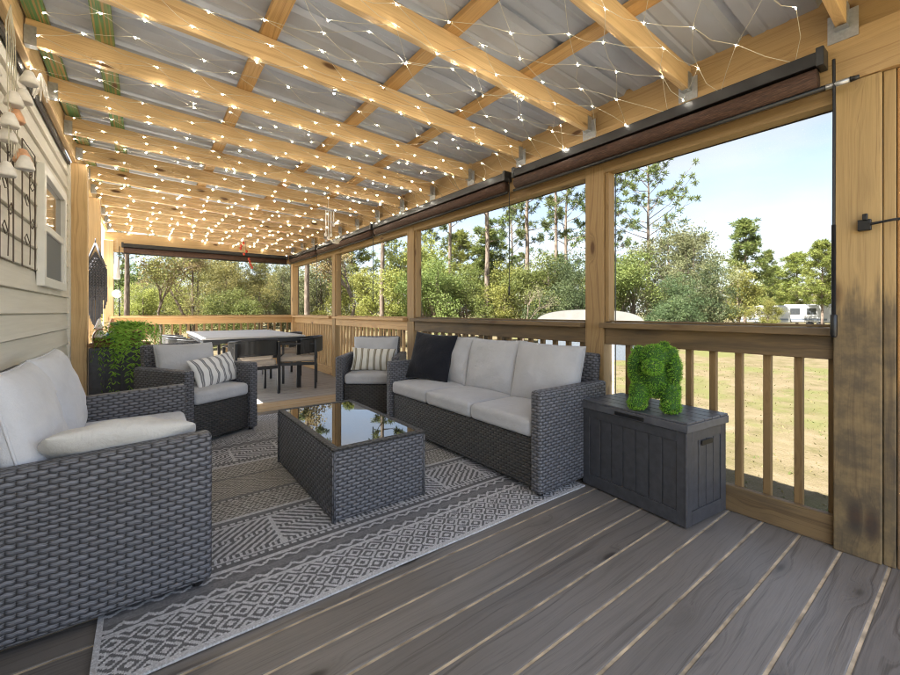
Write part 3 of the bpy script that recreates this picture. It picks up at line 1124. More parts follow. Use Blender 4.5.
for sx in (-1, 1):
    for sy in (-1, 1):
        mb = MB()
        mb.tube([(sx * (TX / 2 - .003), sy * (TY / 2 - .003), 0), (sx * (TX / 2 - .003), sy * (TY / 2 - .003), TH - .02)], .012, 8)
        obj('corner_pole', mb, M['wicker'], ct, smooth=True)

# ------------------------------------------------------------------ deck box
dbx = thing('deck_box', 'dark grey plank-look resin deck box by the near post', 'storage box', (2.275, .955, 0), R_(-6))
# local: +y along its front (towards the sofa), +x depth
BW, BD, BH = .69, .41, .572
mb = MB()
mb.box(.012, BD - .012, .012, BW - .012, .01, BH - .06, mode='wall')
obj('box_body', mb, M['resin'], dbx, bevel=.003)
def panel_side(parent, ax, L, n, zt):
    # raised planks and framing on a side face, each a few mm proud
    mbp = MB()
    fr = .055
    def pb(l0, l1, z0, z1, d):
        if ax == 'f':
            mbp.box(.012 - d, .0115, l0, l1, z0, z1, mode='wall')
        else:
            mbp.box(l0, l1, .012 - d, .0115, z0, z1, mode='wall')
    pb(.0, fr, .01, zt, .010)
    pb(L - fr, L, .01, zt, .010)
    pb(fr + .001, L - fr - .001, .01, .085, .010)
    pb(fr + .001, L - fr - .001, zt - .055, zt, .010)
    w_ = (L - 2 * fr) / n
    for i in range(n):
        pb(fr + w_ * i + .003, fr + w_ * (i + 1) - .003, .086, zt - .056, .005)
    return obj('front_panel' if ax == 'f' else 'side_panel', mbp, M['resin'], parent, bevel=.003)
panel_side(dbx, 'f', BW, 7, BH - .062)
panel_side(dbx, 's', BD, 4, BH - .062)
lid = MB()
lid.box(-.012, BD + .004, -.012, BW + .004, BH - .058, BH - .016, mode='wall')
npl = 5
wpl = (BD + .010) / npl
for i in range(npl):
    lid.box(-.009 + wpl * i + .0025, -.009 + wpl * (i + 1) - .0025, -.009, BW + .001, BH - .0155, BH - .004, mode='wall')
lo = obj('lid', lid, M['resin_lid'], dbx, bevel=.003)
mb = MB()
mb.box(-.018, -.0125, BW * .34, BW * .62, BH - .052, BH - .030, mode='wall')
obj('lid_grip', mb, M['black'], dbx, bevel=.004)
mb = MB()
mb.box(BD * .36, BD * .64, -.003, .0015, BH - .150, BH - .122, mode='wall')
obj('side_handle', mb, M['black'], dbx, bevel=.003)

# ------------------------------------------------------------------ topiary dog
dgp = Vector((2.455, 1.21, BH - .004))
dog = thing('topiary_dog', 'bright green artificial grass dog figure standing on the deck box', 'figurine', dgp, math.atan2(-(-dgp.x), -dgp.y) * 1.0)
fdir = Vector((-dgp.x, -dgp.y + .25, 0)).normalized()
dog.rotation_euler = (0, 0, math.atan2(fdir.x, -fdir.y))
shapes = [((0, .08, .175), (.095, .13, .092)), ((0, -.035, .312), (.088, .085, .080)), ((0, -.150, .268), (.056, .085, .046)), ((0, -.225, .272), (.028, .022, .026)), ((0, -.03, .200), (.088, .072, .095)), ((0, -.01, .150), (.085, .075, .088)),
          ((-.108, -.05, .246), (.037, .055, .095)), ((.108, -.05, .246), (.037, .055, .095)), ((.085, -.03, .345), (.040, .045, .032)), ((-.085, -.03, .345), (.040, .045, .032)),
          ((-.084, -.055, .085), (.052, .056, .10)), ((.084, -.055, .085), (.052, .056, .10)), ((-.088, -.085, .040), (.056, .070, .042)), ((.088, -.085, .040), (.056, .070, .042)),
          ((-.085, .16, .085), (.048, .052, .10)), ((.085, .16, .085), (.048, .052, .10)), ((.03, .19, .28), (.028, .028, .08)), ((.034, .19, .365), (.036, .034, .030))]
bmesh_ = MB()
for c_, r in shapes:
    bmesh_.ball(c_, [x * .93 for x in r], 16, 11)
body = obj('dog_body', bmesh_, plain('dark_turf_backing', (.03, .09, .012), .9), dog, smooth=True)
rm = body.modifiers.new('remesh', 'REMESH')
rm.mode = 'VOXEL'
rm.voxel_size = .010
sm = body.modifiers.new('smooth', 'SMOOTH')
sm.iterations = 4
fur = MB()
rg = random.Random(11)
for _ in range(20000):
    c_, r = shapes[rg.choices(range(len(shapes)), [r[0] * r[1] + r[0] * r[2] + r[1] * r[2] for _, r in shapes])[0]]
    d = Vector((rg.gauss(0, 1), rg.gauss(0, 1), rg.gauss(0, 1))).normalized()
    p = Vector((c_[0] + d.x * r[0] * .93, c_[1] + d.y * r[1] * .93, c_[2] + d.z * r[2] * .93))
    inside = False
    for c2, r2 in shapes:
        if c2 is c_:
            continue
        q = Vector(((p.x - c2[0]) / r2[0], (p.y - c2[1]) / r2[1], (p.z - c2[2]) / r2[2]))
        if q.length < .88:
            inside = True
            break
    if inside or p.z < .004:
        continue
    nrm = Vector((d.x / r[0], d.y / r[1], d.z / r[2])).normalized()
    out = (nrm + Vector((rg.gauss(0, .45), rg.gauss(0, .45), rg.gauss(0, .45) - .12))).normalized()
    ln = rg.uniform(.008, .017)
    side = out.cross(Vector((rg.gauss(0, 1), rg.gauss(0, 1), rg.gauss(0, 1)))).normalized() * .0022
    k = rg.random()
    fur.col = (.12 + .11 * k, .33 + .22 * k, .025 + .03 * k) if rg.random() > .15 else (.34, .52, .09)
    tip = p + out * ln
    tip.z = max(tip.z, .002)
    fur.face([p - side, p + side, tip])
fo = obj('grass_fur', fur, M['turf'], dog)

# ------------------------------------------------------------------ dining set
dt = thing('dining_table', 'long pale-topped dining table with dark frame at the far end', 'table', (1.28, 7.50, 0))
mb = MB()
mb.box(-.68, .68, -1.22, 1.22, .775, .80, mode='wall')
obj('tabletop', mb, M['tabletop'], dt, bevel=.004)
mb = MB()
for b in ((-.66, .66, -1.20, -1.16), (-.66, .66, 1.16, 1.20), (-.66, -.62, -1.158, 1.158), (.62, .66, -1.158, 1.158)):
    mb.box(*b, .715, .774, mode='wall')
obj('apron', mb, M['blackmetal'], dt, bevel=.003)
for sx in (-1, 1):
    for sy in (-1, 1):
        box_part('leg', M['blackmetal'], dt, sx * .60 - .03, sx * .60 + .03, sy * 1.14 - .03, sy * 1.14 + .03, .0, .714)

def dining_chair(label, loc, rz):
    t = thing('dining_chair', label, 'chair', loc, rz, 'black dining chairs round the table')
    W, D = .56, .54
    for sx in (-1, 1):
        box_part('leg', M['blackmetal'], t, sx * W / 2 - .0175, sx * W / 2 + .0175, 0, .035, 0, .66, bevel=.004)
        box_part('leg', M['blackmetal'], t, sx * W / 2 - .0175, sx * W / 2 + .0175, D - .035, D, 0, .73, bevel=.004)
        box_part('armrest', M['blackmetal'], t, sx * W / 2 - .020, sx * W / 2 + .020, .0, D - .036, .661, .688, bevel=.006)
    mb = MB()
    for b in ((-W / 2 + .019, W / 2 - .019, .0, .03), (-W / 2 + .019, W / 2 - .019, D - .03, D), (-W / 2 - .01, -W / 2 + .018, .036, D - .036), (W / 2 - .018, W / 2 + .01, .036, D - .036)):
        mb.box(*b, .355, .40, mode='wall')
    obj('seat_frame', mb, M['blackmetal'], t, bevel=.003)
    rpart('seat_cushion', 'beige', t, W - .05, D - .05, .085, .03, (0, D / 2, .445), bulge=.012)
    # curved woven back band
    mb = MB()
    n = 22
    for lay in (0, 1):
        rr_ = .30 + .022 * lay
        pts = []
        for i in range(n + 1):
            a = R_(-8) + R_(196) * i / n
            pts.append((rr_ * math.cos(a), D - .19 + rr_ * math.sin(a) * .85, .60 + .03 * math.sin(a)))
        for p, q in zip(pts, pts[1:]):
            z0, z1 = p[2] - .075, p[2] + .13
            mb.face([(p[0], p[1], z0), (q[0], q[1], z0), (q[0], q[1], z1), (p[0], p[1], z1)], [(0, 0), (.056, 0), (.056, .2), (0, .2)])
    T = []
    obj('backrest', mb, M['strand'], t)
    mb = MB()
    for z_ in (.545, .742):
        mb.tube([(.312 * math.cos(R_(-8 + 196 * i / n)), D - .19 + .312 * .85 * math.sin(R_(-8 + 196 * i / n)), z_ + .03 * math.sin(R_(-8 + 196 * i / n))) for i in range(n + 1)], .012, 6)
    obj('back_rim', mb, M['blackmetal'], t, smooth=True)
    rpart('back_cushion', 'beige', t, W - .14, .09, .22, .04, (0, D - .05, .595), T=None)
    return t
_t = NT('woven_black_strand')
_u = _t.sep(_t.uv())
_f = _t.math('SINE', _t.math('MULTIPLY', _u[0], 2 * PI / .014))
_t.bump(_f, .8, .004)
M['strand'] = _t.fin(_t.mix(_t.rng(_f, -.4, .5), (.006, .006, .007), (.045, .043, .042)), .5)
dining_chair('black dining chair nearest the camera, its woven back to the lounge', (1.16, 6.52, 0), PI + R_(8))
dining_chair('black dining chair on the right side of the table, nearer one', (1.66, 6.55, 0), -PI / 2 + PI + R_(-20) - PI)
dining_chair('black dining chair on the right side of the table, farther one', (1.72, 7.75, 0), -PI / 2)
dining_chair('black dining chair on the left side of the table, nearer one', (.86, 7.05, 0), PI / 2 + R_(4))
dining_chair('black dining chair on the left side of the table, farther one', (.84, 8.05, 0), PI / 2)

# ------------------------------------------------------------------ planter box, fern, decorations
pb = thing('planter_box', 'tall dark grey resin box with woven tan top beside the left post', 'storage box', (-.20, 5.28, 0))
mb = MB()
mb.box(-.24, .24, 0, .42, .0, .80, mode='wall')
obj('box_body', mb, M['resin'], pb, bevel=.01)
mb = MB()
mb.box(-.25, .25, -.01, .43, .801, .835, mode='wall')
obj('woven_top', mb, M['basket'], pb, bevel=.008)
mb = MB()
for i in range(4):
    mb.box(-.22 + .112 * i, -.22 + .112 * i + .102, -.006, -.0005, .05, .76, mode='wall')
obj('front_panel', mb, M['resin'], pb, bevel=.003)

fern = thing('fern_plant', 'bright green fern spilling over the front of the dark planter box', 'plant', (-.13, 5.29, .835))
mb = MB()
mb.lathe([(.0, .0), (.085, 0), (.10, .11), (.108, .115), (.098, .12), (.088, .10), (.0, .10)], n=18)
obj('pot', mb, M['basket'], fern, smooth=True)
rg = random.Random(5)
fr = MB()
for i in range(66):
    a = rg.uniform(PI * .95, PI * 2.05) if i < 52 else rg.uniform(0, 2 * PI)
    L = rg.uniform(.25, .92) ** 1.1 if i < 52 else rg.uniform(.18, .35)
    out = rg.uniform(.08, .27)
    pts = []
    n = 14
    for k in range(n + 1):
        s_ = k / n
        rad_ = out * min(1, s_ * 2.2) + .03 * s_
        z_ = .11 + .11 * math.sin(min(1, s_ * 2.2) * PI * .62) - max(0, s_ - .30) * L * 1.35
        pts.append(Vector((rad_ * math.cos(a) + .015 * math.sin(9 * s_ + i), rad_ * math.sin(a) * .9, z_)))
    for k in range(1, n):
        d = (pts[k + 1] - pts[k - 1]).normalized()
        sd_ = d.cross(Vector((math.cos(a), math.sin(a), .3))).normalized()
        wl = .046 * math.sin(PI * (k / n) ** .7) + .010
        g = rg.random()
        for sg in (-1, 1):
            fr.col = (.14 + .18 * g, .34 + .26 * g, .045 + .04 * g)
            tip = pts[k] + sd_ * sg * wl + d * .020 + Vector((0, 0, -.008)) + Vector((rg.gauss(0, .006), rg.gauss(0, .006), 0))
            mid = pts[k] + (tip - pts[k]) * .5
            fr.face([pts[k], mid + d * .008, tip, mid - d * .008])
obj('fronds', fr, M['fern'], fern)

def gnome(label, loc, hat, bodym, rz=0):
    t = thing('gnome_figurine', label, 'figurine', loc, rz, None)
    mb = MB()
    mb.lathe([(0, 0), (.052, 0), (.058, .03), (.052, .08), (.035, .115), (0, .12)], n=16)
    obj('figurine_body', mb, M[bodym], t, smooth=True)
    mb = MB()
    mb.ball((0, 0, .135), .034, 12, 8)
    mb.ball((0, -.034, .133), .009, 8, 6)
    obj('head', mb, M['skin'], t, smooth=True)
    mb = MB()
    mb.ball((0, -.022, .105), (.034, .022, .045), 12, 8)
    obj('beard', mb, M['shell'], t, smooth=True)
    mb = MB()
    mb.lathe([(.045, .148), (.036, .160), (.022, .20), (.012, .235), (0, .25)], n=16)
    obj('hat', mb, M[hat], t, smooth=True)
gnome('gnome figurine with peach hat and teal body on the planter box', (-.275, 5.50, .836), 'peach', 'teal', .2)
gnome('gnome figurine with white body and pale hat, against the left post', (-.375, 5.46, .836), 'shell', 'shell', .2)
bk = thing('wire_basket', 'small brown basket with arched handle holding a white ball', 'basket', (-.345, 5.34, .836))
mb = MB()
mb.lathe([(0, .0), (.058, 0), (.068, .055), (.071, .058), (.064, .055), (.055, .006), (0, .006)], n=18)
obj('basket_bowl', mb, M['basket'], bk, smooth=True)
mb = MB()
mb.tube([(.066 * math.cos(PI * k / 14), 0, .055 + .085 * math.sin(PI * k / 14)) for k in range(15)], .005, 6)
obj('handle', mb, M['basket'], bk, smooth=True)
bl = MB()
bl.ball((0, 0, 0), .042, 14, 10)
tag(obj('white_ball', bl, M['shell'], None, (-.345, 5.34, .890), smooth=True), 'white ball sitting in the small brown handled basket', 'ball')

# macrame hanging on the second left post
mc = thing('macrame_hanging', 'charcoal macrame wall hanging with stepped fringe on the left post', 'wall hanging', (-.50, 6.80, 2.02))
mb = MB()
mb.tube([(0, -.02, .06), (.0, -.02, .0)], .006, 6)
mb.tube([(0, -.02, .0), (-.09, -.02, -.28)], .013, 6)
mb.tube([(0, -.02, .0), (.09, -.02, -.28)], .013, 6)
mb.tube([(-.11, -.02, -.28), (.11, -.02, -.28)], .010, 8)
obj('hanger', mb, M['macrame'], mc, smooth=True)
mb = MB()
rg = random.Random(8)
for r_i in range(15):
    z_ = -.18 - r_i * .035
    half = min(.115, .02 + r_i * .020)
    nn = max(2, int(half / .013))
    for k in range(nn):
        x = -half + 2 * half * (k + .5) / nn
        mb.tube([(x - .010, -.024, z_), (x + .010, -.032, z_ - .018), (x - .010, -.024, z_ - .036)], .0085, 5)
for k in range(22):
    x = -.118 + .236 * (k + .5) / 22
    e_ = -.74 - .34 * (1 - abs(x) / .118) ** 1.0 + rg.uniform(-.02, .02)
    mb.tube([(x, -.024, -.55), (x + rg.uniform(-.004, .004), -.028, -.7), (x, -.026, e_)], .0062, 5)
for k in range(24):
    x = -.112 + .224 * (k + .5) / 24
    zt_ = -.10 - abs(x) * 2.0
    mb.tube([(x, -.014, zt_), (x, -.012, -.5), (x, -.014, -.72)], .0062, 5)
obj('knotted_cords', mb, M['macrame'], mc)

# hanging shell chime near the wall, top left
sh = thing('shell_chime', 'white and peach shell chime hanging by the siding, top left', 'wind chime', (-.50, 2.74, 2.58))
rg = random.Random(2)
for i in range(11):
    mb = MB()
    z_ = -.28 - .055 * i
    x, y_ = rg.uniform(-.05, .05), rg.uniform(-.10, .10)
    mb.lathe([(0, .035), (.016, .028), (.030, -.005), (.036, -.028), (.032, -.036), (.0, -.02)], (x, y_, z_), 10)
    obj('shell', mb, M['shell_orange' if i in (4, 7) else 'shell'], sh, smooth=True)
mb = MB()
for i in range(5):
    y_ = -.08 + .04 * i
    mb.tube([(0, 0, 0), (.0, y_, -.12), (.01, y_, -.7)], .0025, 4)
obj('strings', mb, M['lightwire'], sh)

# wire wall art
def wire_art(label, y0, y1, z0, z1):
    t = thing('wire_wall_art', label, 'wall art', (XL + .03, (y0 + y1) / 2, z0), 0, None)
    h, w_ = z1 - z0, (y1 - y0) / 2
    mb = MB()
    r = .0036
    mb.tube([(0, -w_, 0), (0, -w_, h), (0, w_, h), (0, w_, 0), (0, -w_, 0)], r, 5)
    obj('wire_border', mb, M['rust'], t)
    mb = MB()
    mb.tube([(0.004, 0, .02), (.004, .02, h * .3), (.004, -.01, h * .6), (.004, 0, h * .8)], r * .8, 5)
    for k in range(4):
        zz = h * (.2 + .16 * k)
        sg = 1 if k % 2 else -1
        mb.tube([(.004, 0, zz), (.004, sg * w_ * .5, zz + .05), (.004, sg * w_ * .8, zz + .02), (.004, sg * w_ * .4, zz - .015), (.004, 0, zz)], r * .7, 5)
    for k in range(3):
        a0 = k * 2.1
        mb.tube([(.008, .055 * math.cos(a0 + j * .5) * (1 - j * .07), h * .82 + .055 * math.sin(a0 + j * .5) * (1 - j * .07)) for j in range(11)], r * .7, 5)
    obj('scroll_wire', mb, M['rust'], t)
wire_art('rusty wire flower panel on the siding, farther from the window', 2.92, 3.18, 1.42, 2.14)
wire_art('rusty wire flower panel on the siding, next to the window', 3.38, 3.72, 1.42, 2.16)

# hanging ornaments under the roof
wc = thing('white_wind_chime', 'white wind chime hanging under the rafters over the corner armchair', 'wind chime', (1.92, 5.2, 2.53))
mb = MB()
mb.tube([(-.07, 0, 0), (.0, .0, -.03), (.09, .02, -.02)], .006, 5)
mb.tube([(0, 0, .1), (0, 0, -.03)], .003, 4)
obj('hanger', mb, M['shell'], wc)
for dx, ln in ((-.035, .30), (.0, .34), (.035, .30), (.07, .16)):
    mb = MB()
    mb.tube([(dx, 0, -.05), (dx, 0, -.05 - ln)], .008, 8)
    mb.ball((dx, 0, -.05 - ln - .02), (.02, .02, .028), 8, 6)
    obj('chime_tube', mb, M['shell'], wc, smooth=True)
bd = thing('white_bird_ornament', 'white paper bird ornament hanging before the brown shade', 'ornament', (2.35, 6.05, 2.22))
mb = MB()
mb.ball((0, 0, 0), (.06, .02, .022), 10, 7)
mb.ball((-.06, 0, .018), .018, 8, 6)
obj('bird_body', mb, M['shell'], bd, smooth=True)
for sg in (-1, 1):
    mb = MB()
    q = [(-.02, sg * .01, .01), (.05, sg * .01, .012), (.07, sg * .09, .05), (.0, sg * .10, .055)]
    mb.face(q)
    mb.face([Vector(p) + Vector((0, 0, .004)) for p in reversed(q)])
    obj('wing', mb, M['shell'], bd)
mb = MB()
mb.tube([(0, 0, .02), (0, 0, .30)], .002, 4)
obj('thread', mb, M['lightwire'], bd)
rc = thing('red_wind_chime', 'red beaded wind chime hanging at the far end of the porch', 'wind chime', (1.55, 8.6, 2.52))
mb = MB()
mb.tube([(0, 0, 0), (0, 0, -.5)], .003, 4)
obj('thread', mb, M['black'], rc)
rg = random.Random(9)
for k in range(9):
    mb = MB()
    z_ = -.05 - .052 * k
    x = rg.uniform(-.09, .02) if k < 5 else .02 * k - .05
    mb.ball((x, rg.uniform(-.03, .03), z_ if k < 5 else z_ - .04), (.022, .012, .03), 8, 6)
    obj('bead', mb, M['red'], rc, smooth=True)
cb = thing('white_cone_chime', 'pale shell chime hanging on the left corner post', 'wind chime', (-.40, 9.36, 2.15))
mb = MB()
mb.tube([(0, 0, .3), (0, 0, -.66)], .003, 4)
obj('thread', mb, M['lightwire'], cb)
mb = MB()
mb.lathe([(0, 0), (.03, -.02), (.05, -.40), (.035, -.42), (0, -.42)], n=12)
obj('cone', mb, M['cream_fur'], cb, smooth=True)
mb = MB()
mb.ball((0, 0, -.68), (.07, .05, .07), 12, 8)
obj('shell', mb, M['shell'], cb, smooth=True)
# dried starfish-like shells hanging on the near left rafter
st = thing('dried_sprig', 'small dried sprig hanging from the ledger by the siding', 'ornament', (-.50, 3.42, 2.58))
mb = MB()
for k in range(7):
    a = k * .9
    mb.tube([(0, 0, 0), (.02 * math.cos(a), .03 * math.sin(a), -.07), (.035 * math.cos(a), .05 * math.sin(a), -.15)], [.006, .008, .003], 5)
obj('sprig', mb, M['shell'], st)

# ------------------------------------------------------------------ net lights
bulb_me = None
mb = MB()
mb.ball((0, 0, 0), (.0025, .0025, .0034), 6, 4)
bulb_me = mb.mesh('bulb', M['bulb'], True)
rg = random.Random(21)
NX = 13
def net(yA, yB, label, pitch=.165, cols=13):
    t = thing('net_light', label, 'string lights', (0, yA, 0), 0, 'net lights under the rafters')
    rows = max(2, int(round((yB - yA) / pitch)))
    P = {}
    for i in range(rows + 1):
        for j in range(cols + 1):
            s_ = j / cols
            x = -.46 + 3.04 * s_
            y_ = (yB - yA) * i / rows + (.5 * pitch if j % 2 else 0)
            hang = .05 * abs(math.sin((y_ + yA - .44) / .69 * PI)) * .6
            z_ = zr(min(x, 2.6)) - .012 - hang * rg.uniform(.3, 1) + (.0 if x < 2.3 else -(x - 2.3) * .28)
            P[i, j] = Vector((x + rg.gauss(0, .035), y_ + rg.gauss(0, .035), z_ + rg.gauss(0, .006)))
            P[i, j].x = min(P[i, j].x, 2.60)
    mw = MB()
    def strand(p, q):
        m_ = (p + q) / 2 + Vector((rg.gauss(0, .012), rg.gauss(0, .012), -.010))
        mw.tube([p, m_, q], .0013, 3, caps=False)
    for i in range(rows + 1):
        for j in range(cols):
            strand(P[i, j], P[i, j + 1])
            i2 = i + 1 if j % 2 else i - 1
            if 0 <= i2 <= rows:
                strand(P[i, j], P[i2, j + 1])
    obj('net_wire', mw, M['lightwire'], t)
    pts = list(P.values())
    rg.shuffle(pts)
    for p in pts[:100]:
        b = link('bulb', bulb_me, t, p + Vector((0, 0, -.006)))
        b.rotation_euler = (rg.uniform(-1, 1), rg.uniform(-1, 1), 0)
    if len(pts) > 100:
        mbb = MB()
        for p in pts[100:]:
            mbb.ball(p + Vector((0, 0, -.006)), (.0025, .0025, .0034), 6, 4)
        tag(obj('bulb_strand', mbb, M['bulb'], t), kind='stuff')
cuts = [(.50, 1.80), (1.85, 3.15), (3.20, 4.52), (4.55, 5.9), (5.95, 7.6), (7.65, 9.35)]
labs = ['net of warm fairy lights nearest the camera, over the deck box', 'net of warm fairy lights over the coffee table', 'net of warm fairy lights over the two armchairs',
        'net of warm fairy lights past the siding corner', 'net of warm fairy lights over the near half of the dining table', 'net of warm fairy lights at the far end of the roof']
for (a, b), lab in zip(cuts, labs):
    net(a, b, lab, .225 if a < 4 else .27, 13 if a < 4 else 11)

# ------------------------------------------------------------------ trees
def quad_leaf(mb, p, n, up, l, wd):
    a = up * (l / 2)
    s_ = n.cross(up)
    s_ = s_.normalized() * (wd / 2) if s_.length > 1e-6 else n.orthogonal() * wd / 2
    mb.face([p - a, p + s_, p + a, p - s_])
def rv(rg):
    return Vector((rg.gauss(0, 1), rg.gauss(0, 1), rg.gauss(0, 1))).normalized()
def shade_col(rg, base, hi, k):
    v = rg.uniform(.8, 1.2)
    return tuple((a + (b - a) * k) * v for a, b in zip(base, hi))

def pine_mesh(seed, h=12., crown0=.45, Lm=2.3, dens=1.0, base=(.075, .105, .036), hi=(.18, .205, .07), lean=.3, tuft=.31, needles=40, trunk_r=.14):
    rg = random.Random(seed)
    tm, cm = MB(), MB()
    n = 9
    bend = [Vector((rg.gauss(0, lean * .25), rg.gauss(0, lean * .25), 0)) for _ in range(n + 1)]
    pts = [Vector((0, 0, h * i / n)) + bend[i] * (i / n) for i in range(n + 1)]
    tm.tube(pts, [trunk_r * (1 - .88 * (i / n)) + .012 for i in range(n + 1)], 8)
    def at_h(f):
        i = min(n - 1, int(f * n))
        return pts[i].lerp(pts[i + 1], f * n - i)
    nb = int(34 * dens)
    for b in range(nb):
        f = crown0 + (1 - crown0) * (b / nb) ** .9
        p = at_h(min(f, .985))
        rel = (f - crown0) / (1 - crown0)
        L = Lm * (math.sin(PI * min(1, rel * .82 + .16)) ** .8) * rg.uniform(.45, 1.1)
        a = b * 2.4 + rg.uniform(-.5, .5)
        el = rg.uniform(-.05, .45) + rel * .55
        d = Vector((math.cos(a) * math.cos(el), math.sin(a) * math.cos(el), math.sin(el)))
        q1 = p + d * L * .5 + Vector((0, 0, -.04 * L))
        q2 = p + d * L + Vector((0, 0, .10 * L))
        tm.tube([p, q1, q2], [trunk_r * .26 * (1 - rel * .6) + .008, .018, .008], 5, caps=False)
        ends = [q2, q1.lerp(q2, .5)]
        for _ in range(rg.randint(2, 4)):
            m_ = q1.lerp(q2, rg.uniform(-.1, .9))
            e = m_ + Vector((rg.gauss(0, .5), rg.gauss(0, .5), rg.uniform(0, .45))) * (.30 * L + .25)
            tm.tube([m_, e], [.012, .006], 4, caps=False)
            ends.append(e)
        kk = rg.random()
        for e in ends:
            for _ in range(needles):
                v = (rv(rg) + Vector((0, 0, .25))).normalized()
                l = tuft * rg.uniform(.55, 1.1)
                cm.col = shade_col(rg, base, hi, min(1, max(0, kk * .6 + rg.uniform(0, .4))))
                c = e + v * l * .5 + rv(rg) * tuft * .25
                s_ = v.cross(rv(rg)).normalized() * .026
                cm.face([c - v * l * .5, c + s_, c + v * l * .5, c - s_])
    return tm.mesh('pine_trunk', M['bark'], True), cm.mesh('pine_crown', M['leaf'])

def bushy_mesh(seed, h=5., rx=1.9, nclump=120, nleaf=42, leaf=.17, base=(.05, .075, .025), hi=(.13, .15, .045), z0=.06, trunk_r=.10, stems=4, cl=.42, hollow=.35):
    rg = random.Random(seed)
    tm, cm = MB(), MB()
    lobes = [(Vector((rg.gauss(0, rx * .42), rg.gauss(0, rx * .42), h * rg.uniform(.3, .80))), rg.uniform(.55, 1.0)) for _ in range(9)]
    lobes.append((Vector((0, 0, h * .80)), .8))
    clumps = []
    for i in range(nclump):
        c, s_ = rg.choice(lobes)
        v = rv(rg)
        r = rg.uniform(hollow, 1.05)
        p = c + Vector((v.x * rx * .55 * s_ * r, v.y * rx * .55 * s_ * r, v.z * h * .24 * s_ * r))
        if p.z < h * z0:
            p.z = h * rg.uniform(z0, z0 + .25)
        clumps.append(p)
    for s_ in range(stems):
        a = 2 * PI * s_ / stems + rg.random()
        tgt = rg.choice(lobes)[0]
        tm.tube([(.12 * math.cos(a), .12 * math.sin(a), 0), (tgt.x * .4 + .1 * math.cos(a), tgt.y * .4, tgt.z * .5), tuple(tgt)], [trunk_r, trunk_r * .65, .02], 6)
        for _ in range(7):
            c = rg.choice(clumps)
            m_ = Vector((tgt.x * .5, tgt.y * .5, tgt.z * rg.uniform(.35, .9)))
            tm.tube([m_, m_.lerp(c, .5) + Vector((0, 0, .1)), c], [.03, .018, .006], 4, caps=False)
    for p in clumps:
        kk = rg.random()
        sz = cl * rg.uniform(.6, 1.25)
        for _ in range(nleaf):
            q = p + Vector((rg.gauss(0, 1), rg.gauss(0, 1), rg.gauss(0, .7))) * sz * .55
            if q.z < .02:
                continue
            cm.col = shade_col(rg, base, hi, min(1, max(0, kk * .65 + rg.uniform(0, .35))))
            quad_leaf(cm, q, rv(rg), rv(rg), leaf * rg.uniform(.6, 1.3), leaf * .5 * rg.uniform(.6, 1.2))
    return tm.mesh('bush_trunk', M['bark'], True), cm.mesh('bush_crown', M['leaf'])

def bare_mesh(seed, h=8., base=(.22, .15, .08), hi=(.36, .28, .14), leaves=26, trunk_r=.13, green=0):
    rg = random.Random(seed)
    tm, cm = MB(), MB()
    def grow(p, d, L, r, lvl):
        m_ = p + d * L * .5 + rv(rg) * L * .06
        e = p + d * L + rv(rg) * L * .08
        tm.tube([p, m_, e], [r, r * .8, r * .6], 6 if lvl < 2 else 4, caps=False)
        if lvl >= 5:
            for _ in range(leaves):
                cm.col = shade_col(rg, base, hi, rg.random())
                quad_leaf(cm, e + rv(rg) * rg.uniform(0, .5), rv(rg), rv(rg), .14, .08)
            return
        for k in range(2 if lvl < 1 else rg.choice([2, 3, 3])):
            dd = (d + rv(rg) * (.62 if lvl else .35)).normalized()
            if dd.z < -.1:
                dd.z *= -.4
                dd.normalize()
            grow(e if k < 2 else m_, dd, L * rg.uniform(.58, .82), r * .6, lvl + 1)
    grow(Vector((0, 0, 0)), Vector((.03, .02, 1)).normalized(), h * .30, trunk_r, 0)
    return tm.mesh('bare_trunk', M['bark'], True), cm.mesh('bare_crown', M['leaf'])

YG = dict(base=(.16, .18, .04), hi=(.36, .36, .10))
GR = dict(base=(.10, .14, .036), hi=(.235, .265, .08))
DK = dict(base=(.055, .085, .038), hi=(.13, .165, .07))
OL = dict(base=(.13, .145, .07), hi=(.26, .26, .13))
V_ = {
    'pine_a': (12., pine_mesh(1, 12, .30, 2.5, 1.05)),
    'pine_b': (13., pine_mesh(2, 13, .55, 1.9, .8)),
    'pine_tall': (17., pine_mesh(3, 17, .36, 2.2, 1.0, trunk_r=.17)),
    'pine_tall2': (17., pine_mesh(13, 17, .40, 1.9, .85, trunk_r=.15)),
    'pine_open': (12., pine_mesh(21, 12, .26, 3.5, 1.25, needles=46, tuft=.30, base=(.085, .115, .04), hi=(.19, .215, .075))),
    'pine_young': (7., pine_mesh(4, 7, .22, 1.25, 1.15, tuft=.33, base=(.08, .115, .03), hi=(.2, .22, .06), trunk_r=.08)),
    'pine_lime': (8., pine_mesh(5, 8, .26, 1.9, 1.5, tuft=.38, base=(.12, .145, .03), hi=(.26, .27, .07), trunk_r=.10)),
    'bush_green': (4.3, bushy_mesh(6, nclump=190, nleaf=80, leaf=.125, **GR)),
    'bush_yellow': (4.3, bushy_mesh(7, nclump=165, nleaf=76, leaf=.125, **YG)),
    'bush_dark': (4.3, bushy_mesh(8, nclump=200, nleaf=80, leaf=.12, **DK)),
    'bush_olive': (5.0, bushy_mesh(9, 6., 2.2, 200, 78, .115, z0=.1, **OL)),
    'tree_airy': (7.0, bushy_mesh(10, 8., 2.6, 190, 74, .125, z0=.2, trunk_r=.13, cl=.5, base=(.14, .145, .04), hi=(.36, .34, .12))),
    'bare_tan': (8., bare_mesh(11, 8)),
    'bare_grey': (9., bare_mesh(12, 9, leaves=8, base=(.15, .14, .08), hi=(.26, .25, .14))),
}
